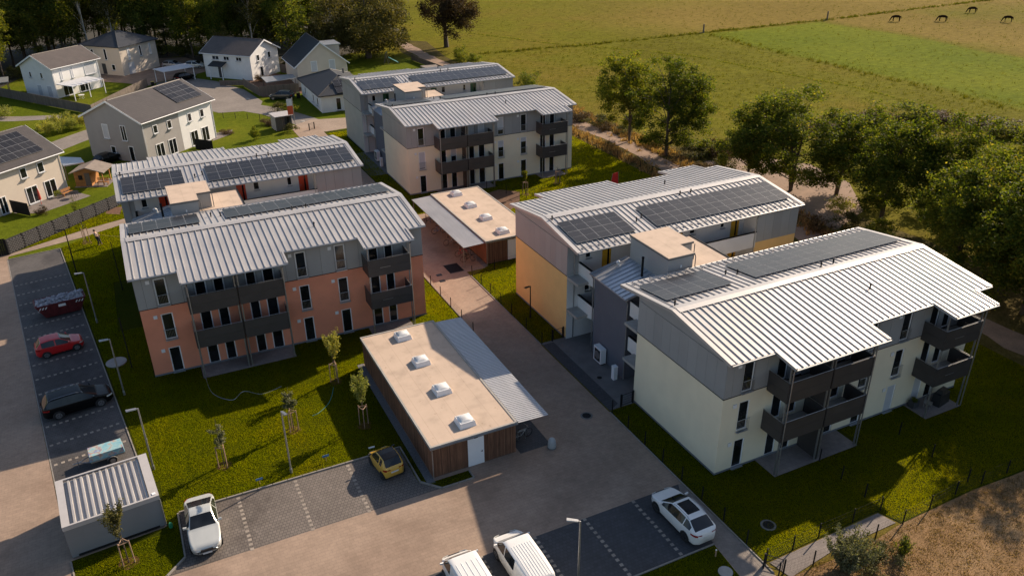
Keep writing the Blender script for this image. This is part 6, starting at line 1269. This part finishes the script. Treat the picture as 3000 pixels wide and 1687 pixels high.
# garden furniture, play equipment and other small things
sw = thing('swing_frame', 'green play frame with slide under the huge willow', 'play equipment', (23.4,139.2,0), R(-25))
for y in (-1.0,1.0): MB().path([(-.8,y,0),(-.3,y,2.3),(.2,y,0)], .05).build('a_frame', 'wood_fence', sw)
MB().tube((-.3,-1.1,2.3),(-.3,1.1,2.3),.05).build('top_beam', 'teal', sw); MB().hull([(.1,-.3,1.3),(2.2,-.3,.15),(2.2,.3,.15),(.1,.3,1.3)], [(.1,-.3,1.36),(2.2,-.3,.21),(2.2,.3,.21),(.1,.3,1.36)]).build('slide', 'teal', sw)
rt = thing('red_wind_screen', 'bright red cloth screen standing behind the yellow building roof', 'screen', (24.4,50.6,0), R(15)); MB().hull([(-.75,-.02,.1),(.75,-.02,.1),(.75,.02,.1),(-.75,.02,.1)], [(-.35,-.02,1.8),(.55,-.02,1.8),(.55,.02,1.8),(-.35,.02,1.8)]).build('cloth', 'red_fabric', rt); MB().tube((.82,0,0),(.72,0,1.8),.04).build('frame', 'wood_stake', rt); MB().tube((-.8,0,0),(-.38,0,1.8),.04).build('frame', 'wood_stake', rt)
ps = thing('parasol', 'closed red parasol on the terrace of the beige house', 'parasol', (-41.5,77.4,0)); MB().lathe([(.03,0),(.03,.7),(.16,.75),(.12,1.6),(.03,2.2)], (0,0,0), 10).build('canopy', 'parasol_red', ps); MB().lathe([(.25,0),(.25,.06),(.04,.08)], (0,0,0), 12).build('foot', 'concrete_dark', ps)
def bench(label, loc, rz, mat='wood_cabin'):
    t = thing('garden_bench', label, 'bench', (*loc, 0), rz)
    for k in range(4): MB().box(-.7,.7,-.22+k*.11,-.13+k*.11,.42,.45).build('seat_slat', mat, t)
    for k in range(3): MB().box(-.7,.7,.22,.25,.55+k*.14,.65+k*.14).build('back_slat', mat, t)
    for x in (-.62,.62):
        for y in (-.18,.18): MB().box(x-.03,x+.03,y-.03,y+.03,0,.42).build('leg', mat, t)
bench('wooden garden bench on the terrace of the beige house', (-38.6,79.8), R(41)); bench('wooden bench under the roof of the orange log cabin', (-34.4,82.0), R(-20))
def table_set(label, loc, rz, mat='steel_black'):
    t = thing('garden_table', label, 'table', (*loc, 0), rz); MB().lathe([(.55,.70),(.55,.74)], (0,0,0), 18).build('top', mat, t)
    for k in range(4): a = k*math.pi/2+.4; MB().tube((.42*math.cos(a),.42*math.sin(a),0),(.30*math.cos(a),.30*math.sin(a),.70),.02).build('leg', mat, t)
table_set('round dark garden table on the terrace of the beige house', (-37.8,78.6), 0); table_set('round table under the white pergola', (-36.4,135.8), 0, 'frame_white'); table_set('dark table on the terrace of the grey double house', (-20.8,93.6), 0)
def grill(label, loc, rz):
    t = thing('covered_grill', label, 'grill', (*loc, 0), rz); MB().hull([(-.7,-.35,0),(.7,-.35,0),(.7,.35,0),(-.7,.35,0)], [(-.62,-.30,.95),(.62,-.30,.95),(.62,.30,.95),(-.62,.30,.95)]).hull([(-.45,-.28,.95),(.45,-.28,.95),(.45,.28,.95),(-.45,.28,.95)], [(-.36,-.16,1.25),(.36,-.16,1.25),(.36,.16,1.25),(-.36,.16,1.25)]).build('cover', 'plastic_black', t); MB().box(-.72,.72,-.37,.37,.02,.06).build('hem', 'rubber', t)
grill('black covered garden furniture on the right terrace of the near building', (20.3,-.95), R(10)); 
t = thing('garden_chair', 'grey garden chair on the right terrace of the near building', 'chair', (18.95,-1.0,.02), R(20)); MB().box(-.25,.25,-.25,.25,.40,.45).build('seat', 'steel_galv', t); MB().box(-.25,.25,.22,.26,.45,.95).build('backrest', 'steel_galv', t)
for x in (-.22,.22):
    for y in (-.22,.22): MB().tube((x,y,0),(x,y,.42),.018).build('leg', 'steel_galv', t)
t = thing('planter_box', 'dark planter with plants on the right terrace of the near building', 'planter', (18.1,-.45,.02)); MB().box(-.3,.3,-.25,.25,0,.55).build('box', 'frame_dark', t); put('plant', SH['dark'], t, loc=(0,0,.5)).scale = (.22,.22,.18)
# balcony plants of the background building
def pot(label, loc, kd, s):
    t = thing('balcony_plant', label, 'potted plant', loc); MB().lathe([(.13,0),(.17,.28),(.16,.28)], (0,0,0), 10).build('pot', 'frame_dark', t); put('plant', SH[kd], t, loc=(0,0,.22)).scale = (s,s,s*1.2)
for k, (x, z, kd, s, lb) in enumerate(((18.0,5.97,'green',.3,'leafy plant at the left of the upper right balcony, background building'),(19.4,5.97,'yellow',.26,'yellowish plant in the middle of the upper right balcony, background building'),(20.8,5.97,'yellow',.34,'tall yellow plant at the right of the upper right balcony, background building'),(10.2,2.95,'yellow',.3,'yellow flowers on the lower middle balcony, background building'),(7.8,2.95,'dark',.3,'dark plant on the lower middle balcony, background building'),(8.5,2.95,'brown',.28,'reddish plant on the lower middle balcony, background building'))):
    pot(lb, (.106+x, 59.6-1.35-x*.0068, z), kd, s)
for k, (x, y, c, lb) in enumerate(((-23.9,139.8,'steel_black','dark waste bin beside the white carport'),(-.9,117.2,'hose_yellow','yellow-lidded waste bin by the bungalow'))):
    t = thing('waste_bin', lb, 'bin', (x,y,0)); MB().hull([(-.25,-.28,.05),(.25,-.28,.05),(.25,.28,.05),(-.25,.28,.05)], [(-.29,-.36,1.0),(.29,-.36,1.0),(.29,.36,1.0),(-.29,.36,1.0)]).build('body', 'steel_black', t); MB().box(-.31,.31,-.38,.38,1.0,1.06).build('lid', 'hose_yellow', t)
